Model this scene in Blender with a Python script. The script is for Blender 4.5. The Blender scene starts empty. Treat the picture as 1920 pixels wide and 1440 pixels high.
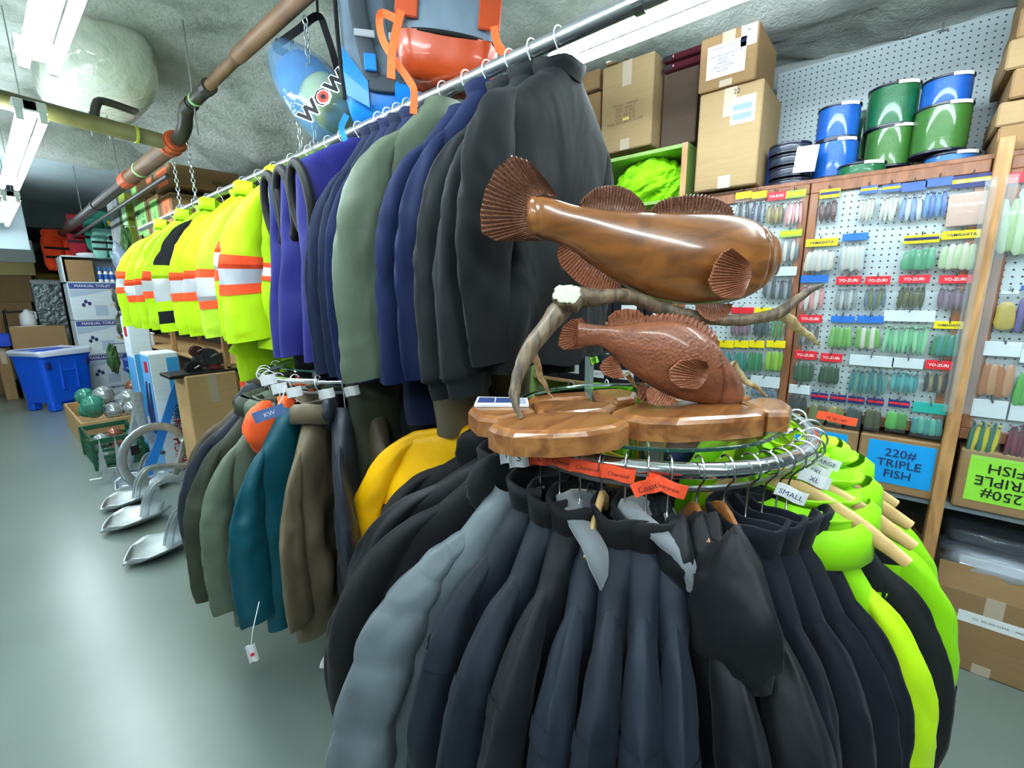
import bpy, math, random
import numpy as np
from math import sin, cos, pi, radians as RAD
from mathutils import Vector, noise as MN

S = bpy.context.scene
COL = S.collection
# ------------------------------------------------------------------ camera
FPX, PSI, TH, ROLL, CAMZ = 841.0, RAD(49.6), RAD(11.4), RAD(0.5), 1.6
_fh = np.array([sin(PSI), cos(PSI), 0.0]); _r0 = np.array([cos(PSI), -sin(PSI), 0.0]); _z = np.array([0, 0, 1.0])
FW = cos(TH) * _fh - sin(TH) * _z
_u0 = sin(TH) * _fh + cos(TH) * _z
RT = _r0 * cos(ROLL) - _u0 * sin(ROLL)
UP = _u0 * cos(ROLL) + _r0 * sin(ROLL)
CAM = np.array([0.0, 0.0, CAMZ])
from mathutils import Matrix
cd = bpy.data.cameras.new('camera'); cam = bpy.data.objects.new('camera', cd); COL.objects.link(cam)
cd.sensor_width = 36.0; cd.lens = 36.0 * FPX / 1920.0; cd.clip_start = 0.02; cd.clip_end = 60
cam.matrix_world = Matrix(((RT[0], UP[0], -FW[0], 0), (RT[1], UP[1], -FW[1], 0), (RT[2], UP[2], -FW[2], CAMZ), (0, 0, 0, 1)))
S.camera = cam
# ------------------------------------------------------------------ world, exposure
W = bpy.data.worlds.new('world'); S.world = W; W.use_nodes = True
W.node_tree.nodes['Background'].inputs[0].default_value = (0.72, 0.86, 0.86, 1)
W.node_tree.nodes['Background'].inputs[1].default_value = 0.25
S.view_settings.view_transform = 'Standard'; S.view_settings.look = 'None'
S.view_settings.exposure = -0.25; S.view_settings.gamma = 1.0; S.view_settings.use_curve_mapping = False
LAMP_TINT = (0.84, 1.0, 0.97)
LAMP_W = 9.0


def lamp_area(name, loc, sx, sy, power, rot=(0, 0, 0)):
    l = bpy.data.lights.new(name, 'AREA'); l.shape = 'RECTANGLE'; l.size = sx; l.size_y = sy
    l.energy = power; l.color = LAMP_TINT
    o = bpy.data.objects.new(name, l); COL.objects.link(o); o.location = loc; o.rotation_euler = rot
    return o


# fluorescent rows: (x, y start, y end, z) of each tube pair; the light of each comes from just under its tubes
FIX = [(0.34, 0.55, 3.0, 2.62), (0.36, 3.72, 6.2, 2.6), (0.4, 6.9, 9.3, 2.6),
       (1.80, -1.15, 1.28, 2.62), (0.34, -2.6, -0.2, 2.62), (-1.5, -1.2, 1.3, 2.62), (-1.5, 2.2, 4.7, 2.62), (-1.5, 5.6, 8.0, 2.62)]
for i, (fx, f0, f1, fz) in enumerate(FIX):
    lamp_area('fluorescent_light', (fx, (f0 + f1) / 2, fz - 0.075), 0.12, f1 - f0 - 0.05, LAMP_W)

# ------------------------------------------------------------------ pixel helpers (photo 1920 x 1440)
def ray(x, y): return FW + RT * ((x - 960) / FPX) + UP * ((720 - y) / FPX)
def on(x, y, ax, v):
    d = ray(x, y); return CAM + d * ((v - CAM[ax]) / d[ax])
def onX(x, y, v): return on(x, y, 0, v)
def onY(x, y, v): return on(x, y, 1, v)
def onZ(x, y, v): return on(x, y, 2, v)
def dep(x, y, t): return CAM + ray(x, y) * t
def onP(x, y, q, n):
    d = ray(x, y); return CAM + d * (np.dot(q - CAM, n) / np.dot(d, n))

# ------------------------------------------------------------------ geometry: every maker returns (verts, faces)
def A(v): return np.asarray(v, dtype=float)
def join(*gs):
    V, Fc, n = [], [], 0
    for v, f in gs:
        v = A(v).reshape(-1, 3); V.append(v); Fc += [tuple(i + n for i in q) for q in f]; n += len(v)
    return np.vstack(V), Fc
def xf(g, loc=(0, 0, 0), rz=0.0, rx=0.0, ry=0.0, s=1.0):
    v = A(g[0]) * A(s)
    if rx: c, k = cos(rx), sin(rx); v = v @ A([[1, 0, 0], [0, c, k], [0, -k, c]])
    if ry: c, k = cos(ry), sin(ry); v = v @ A([[c, 0, -k], [0, 1, 0], [k, 0, c]])
    if rz: c, k = cos(rz), sin(rz); v = v @ A([[c, k, 0], [-k, c, 0], [0, 0, 1]])
    return v + A(loc), g[1]
def basis(g, o, ex, ey, ez):
    v = A(g[0]); return A(o) + v[:, :1] * A(ex) + v[:, 1:2] * A(ey) + v[:, 2:3] * A(ez), g[1]
def cbox(x0, y0, z0, x1, y1, z1, b=0.004):
    b = min(b, (x1 - x0) * .3, (y1 - y0) * .3, (z1 - z0) * .3)
    V, idx = [], {}
    for i, (X, sx) in enumerate(((x0, 1), (x1, -1))):
        for j, (Y, sy) in enumerate(((y0, 1), (y1, -1))):
            for k, (Z, sz) in enumerate(((z0, 1), (z1, -1))):
                for a in range(3):
                    idx[(i, j, k, a)] = len(V)
                    V.append((X if a == 0 else X + sx * b, Y if a == 1 else Y + sy * b, Z if a == 2 else Z + sz * b))
    Fc = []
    for a in range(3):
        o = [q for q in range(3) if q != a]
        for s in (0, 1):
            q = []
            for (m, n) in ((0, 0), (1, 0), (1, 1), (0, 1)):
                t = [0, 0, 0]; t[a] = s; t[o[0]] = m; t[o[1]] = n; q.append(idx[(t[0], t[1], t[2], a)])
            Fc.append(q)
        for m in (0, 1):
            for n in (0, 1):
                t = [0, 0, 0]; t[o[0]] = m; t[o[1]] = n; t2 = t[:]; t2[a] = 1
                Fc.append([idx[(*t, o[0])], idx[(*t, o[1])], idx[(*t2, o[1])], idx[(*t2, o[0])]])
    for i in (0, 1):
        for j in (0, 1):
            for k in (0, 1): Fc.append([idx[(i, j, k, a)] for a in range(3)])
    V = A(V); ctr = V.mean(0); out = []
    for f in Fc:
        p = V[f]; n = np.cross(p[1] - p[0], p[2] - p[0])
        out.append(tuple(f) if np.dot(n, p.mean(0) - ctr) > 0 else tuple(f[::-1]))
    return V, out
def prism(poly, off):
    p = A(poly); n = len(p); V = np.vstack([p, p + A(off)])
    return V, [tuple(range(n))[::-1], tuple(range(n, 2 * n))] + [(i, (i + 1) % n, n + (i + 1) % n, n + i) for i in range(n)]
def slab(poly, z0, z1, b=0.008):
    """polygon (world xy) with rounded top edge"""
    p = A(poly)[:, :2]; c = p.mean(0); n = len(p); rings = []
    for (z, k) in ((z0, 0), (z0 + b * .3, 0), (z1 - b, 0), (z1 - b * .35, .4), (z1, 1.3)):
        d = p - c; L = np.linalg.norm(d, axis=1, keepdims=True); q = c + d * (1 - k * b / L)
        rings.append(np.c_[q, np.full(n, z)])
    V = np.vstack(rings); Fc = [tuple(range(n))[::-1], tuple(range(4 * n, 5 * n))]
    for r in range(4):
        Fc += [(r * n + i, r * n + (i + 1) % n, (r + 1) * n + (i + 1) % n, (r + 1) * n + i) for i in range(n)]
    return V, Fc
def catmull(P, n=6):
    P = A(P); Q = np.vstack([2 * P[0] - P[1], P, 2 * P[-1] - P[-2]]); out = []
    for i in range(1, len(Q) - 2):
        for t in np.arange(n) / n:
            a, b, c, d = Q[i - 1:i + 3]
            out.append(.5 * ((2 * b) + (c - a) * t + (2 * a - 5 * b + 4 * c - d) * t * t + (3 * b - a - 3 * c + d) * t ** 3))
    out.append(P[-1]); return A(out)
def frames(P):
    P = A(P); T = np.gradient(P, axis=0); T /= np.linalg.norm(T, axis=1, keepdims=True) + 1e-12
    up = A([0, 0, 1.]) if abs(T[0][2]) < .9 else A([1., 0, 0]); N = []
    u = up - T[0] * np.dot(up, T[0]); u /= np.linalg.norm(u)
    for t in T:
        u = u - t * np.dot(u, t); u /= np.linalg.norm(u) + 1e-12; N.append(u)
    N = A(N); return T, N, np.cross(T, N)
def tube(P, r, n=8, ry=None, cap=True, closed=False):
    P = A(P); m = len(P); r = np.broadcast_to(A(r), (m,)); ry = r if ry is None else np.broadcast_to(A(ry), (m,))
    if closed: T, N, B = frames(np.vstack([P, P[:1]])); T, N, B = T[:-1], N[:-1], B[:-1]
    else: T, N, B = frames(P)
    a = np.arange(n) * 2 * pi / n
    V = (P[:, None] + N[:, None] * (cos_(a)[None, :, None] * r[:, None, None]) + B[:, None] * (sin_(a)[None, :, None] * ry[:, None, None])).reshape(-1, 3)
    Fc = []
    for i in range(m if closed else m - 1):
        j = (i + 1) % m
        Fc += [(i * n + k, j * n + k, j * n + (k + 1) % n, i * n + (k + 1) % n)[::-1] for k in range(n)]
    if cap and not closed: Fc += [tuple(range(n)), tuple(range((m - 1) * n, m * n))[::-1]]
    return V, Fc
cos_, sin_ = np.cos, np.sin
def lathe(prof, n=20, a0=0.0, a1=2 * pi):
    full = abs(a1 - a0 - 2 * pi) < 1e-6; k = n if full else n + 1
    a = a0 + (a1 - a0) * np.arange(k) / n
    V = [(r * c, r * s, z) for (r, z) in prof for c, s in zip(cos_(a), sin_(a))]; Fc = []
    for i in range(len(prof) - 1):
        for j in range(n): Fc.append((i * k + j, i * k + (j + 1) % k, (i + 1) * k + (j + 1) % k, (i + 1) * k + j))
    return A(V), Fc
def grid(P, wrap=False, flip=False):
    """P: (rows, cols, 3) surface"""
    P = A(P); m, n = P.shape[:2]; Fc = []
    for i in range(m - 1):
        for j in range(n if wrap else n - 1):
            q = (i * n + j, i * n + (j + 1) % n, (i + 1) * n + (j + 1) % n, (i + 1) * n + j); Fc.append(q[::-1] if flip else q)
    return P.reshape(-1, 3), Fc
def sheet(P, th, nrm=None):
    """two sided sheet with thickness from surface rows P"""
    P = A(P); m, n = P.shape[:2]
    if nrm is None:
        gu = np.gradient(P, axis=0); gv = np.gradient(P, axis=1); N = np.cross(gu, gv); N /= np.linalg.norm(N, axis=2, keepdims=True) + 1e-9
    else: N = np.broadcast_to(A(nrm), P.shape)
    a, b = P + N * th / 2, P - N * th / 2
    V = np.vstack([a.reshape(-1, 3), b.reshape(-1, 3)]); o = m * n; Fc = []
    for i in range(m - 1):
        for j in range(n - 1):
            q = (i * n + j, (i + 1) * n + j, (i + 1) * n + j + 1, i * n + j + 1); Fc += [q, tuple(o + k for k in q[::-1])]
    e = [i * n for i in range(m)] + [(m - 1) * n + j for j in range(1, n)] + [i * n + n - 1 for i in range(m - 2, -1, -1)] + list(range(n - 2, 0, -1))
    Fc += [(e[k], o + e[k], o + e[(k + 1) % len(e)], e[(k + 1) % len(e)]) for k in range(len(e))]
    return V, Fc
def ellipsoid(rx, ry, rz, nu=16, nv=10, f=None):
    a = np.arange(nu) * 2 * pi / nu; b = np.linspace(-pi / 2 + .02, pi / 2 - .02, nv)
    P = np.stack([rx * cos_(b)[:, None] * cos_(a), ry * cos_(b)[:, None] * sin_(a), rz * sin_(b)[:, None] * np.ones(nu)], -1)
    if f is not None: P = f(P)
    g = grid(P, wrap=True); m = nv
    return g[0], g[1] + [tuple(range(nu))[::-1], tuple(range((m - 1) * nu, m * nu))]
def nz(P, sc, seed=0.0):
    """cheap smooth noise of points (..., 3) in -1..1"""
    P = A(P) * sc + seed * 7.31; x, y, z = P[..., 0], P[..., 1], P[..., 2]
    return (sin_(x * 1.7 + 1.3 * sin_(y * 1.1 + z * .7)) * cos_(z * 1.3 + y * .9 + 1.1 * sin_(x * .8)) + .5 * sin_(2.9 * y + 2.3 * z + 1.7 * sin_(2.1 * x + .6 * z)) * cos_(2.2 * x - 1.9 * z)) / 1.5
_txt = {}
def text(s, size, o, ex, ey, depth=0.0006, align='CENTER', bold=0.0, shear=0.0):
    """lettering laid on the plane o + ex, ey (unit vectors)"""
    k = (s, align, bold, shear)
    if k not in _txt:
        c = bpy.data.curves.new('lettering', 'FONT'); c.body = s; c.size = 1; c.align_x = align; c.align_y = 'CENTER'
        c.resolution_u = 2; c.offset = bold; c.shear = shear; c.space_line = .95
        ob = bpy.data.objects.new('lettering', c); COL.objects.link(ob)
        dg = bpy.context.evaluated_depsgraph_get(); me = ob.evaluated_get(dg).to_mesh()
        _txt[k] = (A([v.co[:] for v in me.vertices]).reshape(-1, 3), [tuple(p.vertices) for p in me.polygons])
        ob.evaluated_get(dg).to_mesh_clear(); bpy.data.objects.remove(ob); bpy.data.curves.remove(c)
    v, f = _txt[k]; n = np.cross(ex, ey)
    return A(o) + v[:, :1] * size * A(ex) + v[:, 1:2] * size * A(ey) + A(n) * depth, f

# ------------------------------------------------------------------ objects
def mesh(name, g, m, smooth=False):
    me = bpy.data.meshes.new(name); me.from_pydata([tuple(map(float, v)) for v in g[0]], [], [tuple(int(i) for i in f) for f in g[1]])
    if smooth: me.polygons.foreach_set('use_smooth', [True] * len(me.polygons))
    if m is not None: me.materials.append(m)
    me.update(); return me
def tag(o, label=None, cat=None, group=None, kind=None):
    for k, v in (('label', label), ('category', cat), ('group', group), ('kind', kind)):
        if v: o[k] = v
    return o
def obj(name, g, m, parent=None, smooth=False, loc=(0, 0, 0)):
    o = bpy.data.objects.new(name, g if isinstance(g, bpy.types.Mesh) else mesh(name, g, m, smooth)); COL.objects.link(o)
    o.location = loc
    if parent is not None: o.parent = parent
    return o
class Thing:
    def __init__(s, name, label, cat, loc=(0, 0, 0), rz=0.0, group=None):
        s.o = bpy.data.objects.new(name, None); COL.objects.link(s.o); s.L = A(loc); s.rz = rz
        s.o.location = tuple(s.L); s.o.rotation_euler = (0, 0, rz); s.o.empty_display_size = .05
        tag(s.o, label, cat, group)
    def part(s, name, g, m, parent=None, smooth=False, w=False, label=None):
        if w and not isinstance(g, bpy.types.Mesh):
            v = A(g[0]) - s.L
            if s.rz: c, k = cos(-s.rz), sin(-s.rz); v = v @ A([[c, k, 0], [-k, c, 0], [0, 0, 1]])
            g = (v, g[1])
        o = obj(name, g, m, s.o if parent is None else parent, smooth)
        if label: o['label'] = label
        return o
def solo(name, label, cat, g, m, group=None, smooth=False, kind=None):
    v = A(g[0]); c = A([(v[:, 0].min() + v[:, 0].max()) / 2, (v[:, 1].min() + v[:, 1].max()) / 2, v[:, 2].min()])
    o = obj(name, (v - c, g[1]), m, None, smooth, tuple(c)); return tag(o, label, cat, group, kind)
def struct(name, g, m, smooth=False, parent=None):
    o = obj(name, g, m, parent, smooth)
    if parent is None: o['kind'] = 'structure'
    return o

# ------------------------------------------------------------------ materials
def lin(c):
    c = np.asarray(c[:3], float) / 255.0; c = np.where(c <= .04045, c / 12.92, ((c + .055) / 1.055) ** 2.4); return (*map(float, c), 1.0)
_mats = {}
def mat(name, rgb, rough=.6, metal=0.0, var=0.0, vs=8.0, bump=0.0, bs=200.0, rgb2=None, trans=0.0, alpha=1.0, emit=0.0, coat=0.0, sheen=0.0, ior=1.45, spec=.5, stretch=None, bdist=.002):
    """plain procedural material: colour, noise variation, fine relief"""
    if name in _mats: return _mats[name]
    m = bpy.data.materials.new(name); m.use_nodes = True; t = m.node_tree; b = t.nodes['Principled BSDF']; I = b.inputs
    I['Base Color'].default_value = lin(rgb); I['Roughness'].default_value = rough; I['Metallic'].default_value = metal
    I['Transmission Weight'].default_value = trans; I['Alpha'].default_value = alpha; I['Coat Weight'].default_value = coat
    I['IOR'].default_value = ior; I['Sheen Weight'].default_value = sheen; I['Specular IOR Level'].default_value = spec
    if emit: I['Emission Color'].default_value = lin(rgb); I['Emission Strength'].default_value = emit
    if var or rgb2 is not None or bump:
        co = t.nodes.new('ShaderNodeTexCoord'); vec = co.outputs['Object']
        if stretch is not None:
            mp = t.nodes.new('ShaderNodeMapping'); mp.inputs['Scale'].default_value = stretch; t.links.new(vec, mp.inputs[0]); vec = mp.outputs[0]
    if var or rgb2 is not None:
        n = t.nodes.new('ShaderNodeTexNoise'); n.inputs['Scale'].default_value = vs; n.inputs['Detail'].default_value = 5; t.links.new(vec, n.inputs['Vector'])
        r = t.nodes.new('ShaderNodeValToRGB'); c = lin(rgb); r.color_ramp.elements[0].position = .3; r.color_ramp.elements[1].position = .7
        if rgb2 is None:
            r.color_ramp.elements[0].color = tuple(q * (1 - var) for q in c[:3]) + (1,); r.color_ramp.elements[1].color = tuple(min(1, q * (1 + var)) for q in c[:3]) + (1,)
        else: r.color_ramp.elements[0].color = c; r.color_ramp.elements[1].color = lin(rgb2)
        t.links.new(n.outputs['Fac'], r.inputs[0]); t.links.new(r.outputs[0], I['Base Color'])
    if bump:
        n = t.nodes.new('ShaderNodeTexNoise'); n.inputs['Scale'].default_value = bs; n.inputs['Detail'].default_value = 4; t.links.new(vec, n.inputs['Vector'])
        q = t.nodes.new('ShaderNodeBump'); q.inputs['Strength'].default_value = bump; q.inputs['Distance'].default_value = bdist
        t.links.new(n.outputs['Fac'], q.inputs['Height']); t.links.new(q.outputs[0], I['Normal'])
    _mats[name] = m; return m
def fab(name, rgb, rough=.75, var=.08, sheen=.04):
    new = 'fabric_' + name not in _mats
    m = mat('fabric_' + name, rgb, rough, var=var, vs=14, bump=.25, bs=900, sheen=sheen, bdist=.001, spec=.3)
    if new:   # broad creases in the cloth
        t = m.node_tree; n = t.nodes.new('ShaderNodeTexNoise'); n.inputs['Scale'].default_value = 5.5; n.inputs['Detail'].default_value = 2; n.inputs['Distortion'].default_value = .8
        mp = t.nodes.new('ShaderNodeMapping'); mp.inputs['Scale'].default_value = (1, 1, .7); co = t.nodes.new('ShaderNodeTexCoord'); t.links.new(co.outputs['Object'], mp.inputs[0]); t.links.new(mp.outputs[0], n.inputs['Vector'])
        q = t.nodes.new('ShaderNodeBump'); q.inputs['Strength'].default_value = .5; q.inputs['Distance'].default_value = .03; t.links.new(n.outputs['Fac'], q.inputs['Height'])
        old = [x for x in t.nodes if x.type == 'BUMP' and x != q][0]; t.links.new(q.outputs[0], old.inputs['Normal'])
    return m
def plas(name, rgb, rough=.35, **k): return mat('plastic_' + name, rgb, rough, **k)
def card(name, rgb): return mat('card_' + name, rgb, .85, var=.06, vs=5, bump=.12, bs=300, spec=.2, stretch=(1, 1, 12))
CARD = card('kraft', (142, 113, 80)); CARD2 = card('kraft_pale', (154, 130, 96)); CARD3 = card('kraft_dark', (140, 105, 70))
PAPER = mat('paper_white', (228, 232, 235), .7, var=.02); INK = mat('ink_black', (22, 22, 26), .7); INKB = mat('ink_navy', (30, 42, 92), .7)
ORANGE_TAG = mat('paper_orange', (255, 88, 52), .6, var=.03); WHITE = plas('white', (235, 238, 240)); BLACK = plas('black', (16, 17, 19), .5)
INKW = mat('ink_white', (240, 240, 240), .6); RED = plas('red', (200, 30, 40)); TAPE = plas('tape', (206, 190, 168), .15, alpha=.75, coat=.6)
CHROME = mat('chrome', (225, 228, 232), .12, 1.0, var=.02); STEEL = mat('steel', (170, 174, 176), .35, 1.0, var=.06, bump=.05)
GALV = mat('galvanised', (182, 190, 194), .42, .85, var=.14, vs=25, bump=.15, bs=120); WIRE = mat('hook_wire', (190, 192, 195), .22, 1.0)
def film(name, rgb, a=.28, rough=.12): return mat('film_' + name, rgb, rough, alpha=a, coat=.5, bump=.6, bs=60, bdist=.006, spec=.8)
FILM = film('clear', (225, 235, 238), .22)
# ================================================================== the room
fl = mat('floor_epoxy', (104, 116, 110), .3, var=.08, vs=1.4, bump=.12, bs=5, spec=.8, bdist=.004)
FLOOR = struct('floor', grid([[(x, y, 0) for y in (-5, 16)] for x in (-4, 6)]), fl)
FLOOR.data.flip_normals()
# sprayed foam ceiling: lumpy, drops towards the right-hand wall, steps up to smooth plaster past the beam
cm = bpy.data.materials.new('sprayed_foam'); cm.use_nodes = True
t = cm.node_tree; b = t.nodes['Principled BSDF']; co = t.nodes.new('ShaderNodeTexCoord')
n1 = t.nodes.new('ShaderNodeTexNoise'); n1.inputs['Scale'].default_value = 2.2; n1.inputs['Detail'].default_value = 7; n1.inputs['Roughness'].default_value = .65
r1 = t.nodes.new('ShaderNodeValToRGB'); e = r1.color_ramp.elements; e[0].position = .32; e[0].color = lin((160, 172, 162)); e[1].position = .62; e[1].color = lin((238, 244, 240))
x_ = r1.color_ramp.elements.new(.47); x_.color = lin((212, 224, 215))
n2 = t.nodes.new('ShaderNodeTexNoise'); n2.inputs['Scale'].default_value = 26; n2.inputs['Detail'].default_value = 8; n2.inputs['Roughness'].default_value = .7
bp = t.nodes.new('ShaderNodeBump'); bp.inputs['Strength'].default_value = .9; bp.inputs['Distance'].default_value = .06
for n in (n1, n2): t.links.new(co.outputs['Object'], n.inputs['Vector'])
t.links.new(n1.outputs['Fac'], r1.inputs[0]); t.links.new(r1.outputs[0], b.inputs['Base Color']); t.links.new(n2.outputs['Fac'], bp.inputs['Height']); t.links.new(bp.outputs[0], b.inputs['Normal'])
b.inputs['Roughness'].default_value = .42
def ceil_z(x, y):
    P = np.stack([x, y, 0 * x], -1)
    u = np.clip((x - 1.15) / 1.5, 0, 1); z = 3.27 - .41 * u * u * (3 - 2 * u) + .05 * nz(P, 1.9, 1) + .03 * nz(P, 6, 2) + .016 * nz(P, 17, 3) + .01 * nz(P, 37, 4)
    return z
ys = np.arange(-5, 7.2, .07); xs = np.arange(-4, 3.5, .075)
X, Y = np.meshgrid(xs, ys, indexing='ij')
CEIL = struct('ceiling', grid(np.stack([X, Y, ceil_z(X, Y)], -1), flip=True), cm, True)
# foam-covered beam face, then a smooth painted ceiling beyond
bx_ = np.arange(-4, 3.5, .1)
rows = []
for (yy, zz) in ((6.7, 3.3), (6.8, 3.16), (6.95, 3.08), (7.2, 3.06), (7.4, 3.1), (7.5, 3.3)):
    rows.append([(x, yy + .07 * float(nz(A([x, yy, 0]), 2.3, 5)), zz + .03 * float(nz(A([x, yy, 1]), 4, 6))) for x in bx_])
struct('trim_1', grid(rows), cm, True)
pl = mat('ceiling_plaster', (168, 186, 192), .8, var=.08, vs=3, bump=.3, bs=60)
struct('trim_2', grid([[(x, y, 3.24) for y in (7.2, 11.8)] for x in (-4, 3.5)]), pl)
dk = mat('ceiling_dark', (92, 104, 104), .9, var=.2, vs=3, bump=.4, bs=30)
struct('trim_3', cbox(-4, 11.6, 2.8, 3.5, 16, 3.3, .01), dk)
wm = mat('wall_painted', (150, 158, 156), .8, var=.08, vs=2, bump=.2, bs=40)
struct('wall_right', cbox(3.3, -5, -.0, 3.42, 16, 3.4, .005), wm)
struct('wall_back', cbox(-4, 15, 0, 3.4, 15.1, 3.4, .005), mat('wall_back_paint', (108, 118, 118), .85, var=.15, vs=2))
struct('wall_left', cbox(-4.1, -5, 0, -4, 16, 3.4, .005), wm)
struct('wall_front', cbox(-4, -5.1, 0, 3.4, -5, 3.4, .005), wm)

# ------------------------------------------------------------------ fluorescent fixtures
TUBE = mat('lit_tube', (236, 250, 255), .4, emit=62.0); ENAM = mat('white_enamel', (225, 232, 234), .4)
def fixture(fx, f0, f1, fz, label):
    t = Thing('fluorescent_fixture', label, 'ceiling light', (fx, f0, fz), 0, 'fluorescent ceiling lights')
    L = f1 - f0
    t.part('housing', join(cbox(-.03, 0, -.008, .03, L, .05, .006), cbox(-.068, 0, -.004, .068, .1, .05, .006), cbox(-.068, L - .1, -.004, .068, L, .05, .006)), ENAM)
    for s in (-1, 1):
        for yy in (.0, L - .03): t.part('tube_socket', cbox(s * .045 - .016, yy, -.055, s * .045 + .016, yy + .022, .0, .003), ENAM)
        t.part('lamp_tube', tube([(s * .045, .02, -.036), (s * .045, .05, -.036), (s * .045, L - .05, -.036), (s * .045, L - .02, -.036)], .019, 12), TUBE, smooth=True)
    for yy in (.35, L - .35): t.part('hanger_wire', tube([(0, yy, .05), (0, yy, .62 if fx < 1.5 else .42)], .003, 6), STEEL)
    return t
for (f, lb) in zip(FIX, ('bare twin-tube fluorescent light over the aisle beside the brown pipe', 'bare twin-tube fluorescent light over the aisle with its socket plate showing', 'fluorescent light far down the aisle before the dark ceiling',
                         'twin-tube fluorescent light along the steel hanging rail above the cartons', 'fluorescent light over the aisle behind the fish rack', 'fluorescent light over the open floor opposite the fish rack',
                         'fluorescent light over the open floor opposite the mid rack', 'fluorescent light over the open floor opposite the blue tote')): fixture(*f, lb)

# ------------------------------------------------------------------ pipes
BRN = mat('pipe_brown', (112, 84, 62), .5, var=.18, vs=9, bump=.1, bs=40); DKP = mat('pipe_dark', (52, 50, 44), .4, var=.25, vs=6, bump=.1, bs=50)
OLV = mat('pipe_olive', (84, 82, 44), .5, var=.3, vs=7); ORP = mat('coupling_orange', (190, 84, 44), .5, var=.2, vs=20)
GRB = mat('band_green', (150, 200, 140), .6)
t = Thing('sprinkler_pipe', 'long brown overhead pipe with dark elbow and orange coupling', 'pipe', (1.080, 0.000, 2.788))
def W(g): return g
t.part('pipe_run', tube([(1.080, -3.240, 2.831), (1.080, 2.052, 2.820), (1.080, 2.754, 2.815)], .036, 14), BRN, smooth=True, w=True)
t.part('pipe_run', tube([(1.080, 2.754, 2.815), (1.080, 2.830, 2.812), (1.080, 3.240, 2.799)], [.036, .028, .028], 14), BRN, smooth=True, w=True)
t.part('dark_sleeve', tube([(1.080, 3.218, 2.799), (1.080, 3.564, 2.793)], .036, 14), DKP, smooth=True, w=True)
t.part('collar', tube([(1.080, 3.208, 2.799), (1.080, 3.272, 2.799)], .043, 14), DKP, w=True)
t.part('clamp_band', tube([(1.080, 3.456, 2.794), (1.080, 3.483, 2.794)], .039, 14), GRB, w=True)
t.part('elbow', tube(catmull([(1.080, 3.542, 2.793), (1.080, 3.672, 2.777), (1.080, 3.737, 2.702), (1.080, 3.845, 2.664), (1.080, 3.953, 2.658)], 5), .042, 14), DKP, smooth=True, w=True)
t.part('coupling', join(tube([(1.080, 3.931, 2.658), (1.080, 4.147, 2.653)], .062, 16), tube([(1.080, 3.974, 2.658), (1.080, 4.007, 2.658)], .072, 16), tube([(1.080, 4.082, 2.655), (1.080, 4.115, 2.655)], .072, 16)), ORP, smooth=False, w=True)
t.part('pipe_run', tube([(1.080, 4.126, 2.653), (1.080, 5.400, 2.648)], .058, 16), BRN, smooth=True, w=True)
t.part('clamp_band', tube([(1.080, 4.968, 2.650), (1.080, 5.011, 2.650)], .063, 14), GRB, w=True)
t.part('coupling', tube([(1.080, 5.378, 2.648), (1.080, 5.616, 2.648)], .066, 14), ORP, w=True)
t.part('pipe_run', tube([(1.080, 5.594, 2.648), (1.080, 14.580, 2.572)], .052, 16), DKP, smooth=True, w=True)
for yy in (1.2, 3.25, 5.4, 7.6): t.part('ceiling_rod', tube([(1.08, yy * 1.08, 2.6), (1.08, yy * 1.08, 3.24)], .005, 6), STEEL, w=True)
for yy in (6.6, 8.3): t.part('collar', tube([(1.08, yy * 1.08, 2.634), (1.08, yy * 1.08 + .1, 2.632)], .062, 14), DKP, w=True)
t.part('thin_conduit', tube([(1.145, 4.536, 2.540), (1.145, 10.260, 2.507)], .018, 8), DKP, w=True)
t = Thing('branch_pipe', 'olive stained drain pipe crossing from the wrapped ceiling bundle to the orange coupling', 'pipe', (0.756, 4.018, 2.637))
t.part('pipe_run', tube([(0.054, 3.953, 2.702), (1.015, 4.039, 2.658)], .05, 14), OLV, smooth=True, w=True)
t.part('upper_pipe', tube(catmull([(0.670, 4.018, 2.702), (0.691, 4.018, 2.788), (0.734, 4.028, 2.826), (0.907, 4.045, 2.810)], 4), .024, 10), DKP, smooth=True, w=True)
t.part('tie', tube([(0.864, 4.025, 2.665), (0.880, 4.026, 2.665)], .055, 14), mat('band_yellow', (190, 195, 80), .6), w=True)
for xx in (.6, .68): t.part('hanger_wire', tube([(xx * 1.08, 4.018, 2.6), (xx * 1.08, 4.018, 2.74)], .004, 6), STEEL, w=True)
# wrapped insulation bundle
def lump(P):
    d = P / (np.linalg.norm(P, axis=-1, keepdims=True) + 1e-9)
    k = np.abs(d) ** 3.2; k = (k.sum(-1)) ** (-1 / 3.2); Q = d * k[..., None] * A([.3, .6, .25])
    return Q * (1 + .03 * nz(Q, 9, 2) + .018 * nz(Q, 26, 3))[..., None]
BAG = mat('wrap_plastic', (212, 220, 206), .18, alpha=.93, coat=.5, bump=.7, bs=14, bdist=.02)
c0 = dep(182, 130, 3.1)
solo('wrapped_duct', 'large duct wrapped in creased milky plastic under the foam ceiling', 'duct', xf(ellipsoid(1, 1, 1, 40, 24, lump), (c0[0] - .0, c0[1] + .1, c0[2])), BAG, smooth=True)
DUCT = mat('duct_skin', (170, 186, 178), .55, var=.08, vs=4, bump=.3, bs=20)
solo('insulated_duct', 'pale insulated duct running under the ceiling beside the fluorescent row', 'duct', xf(ellipsoid(1, 1, 1, 40, 20, lambda P: lump(P) * A([1.5, 2.2, .8])), (-.1, 5.3, 3.12)), DUCT, smooth=True)
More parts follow.
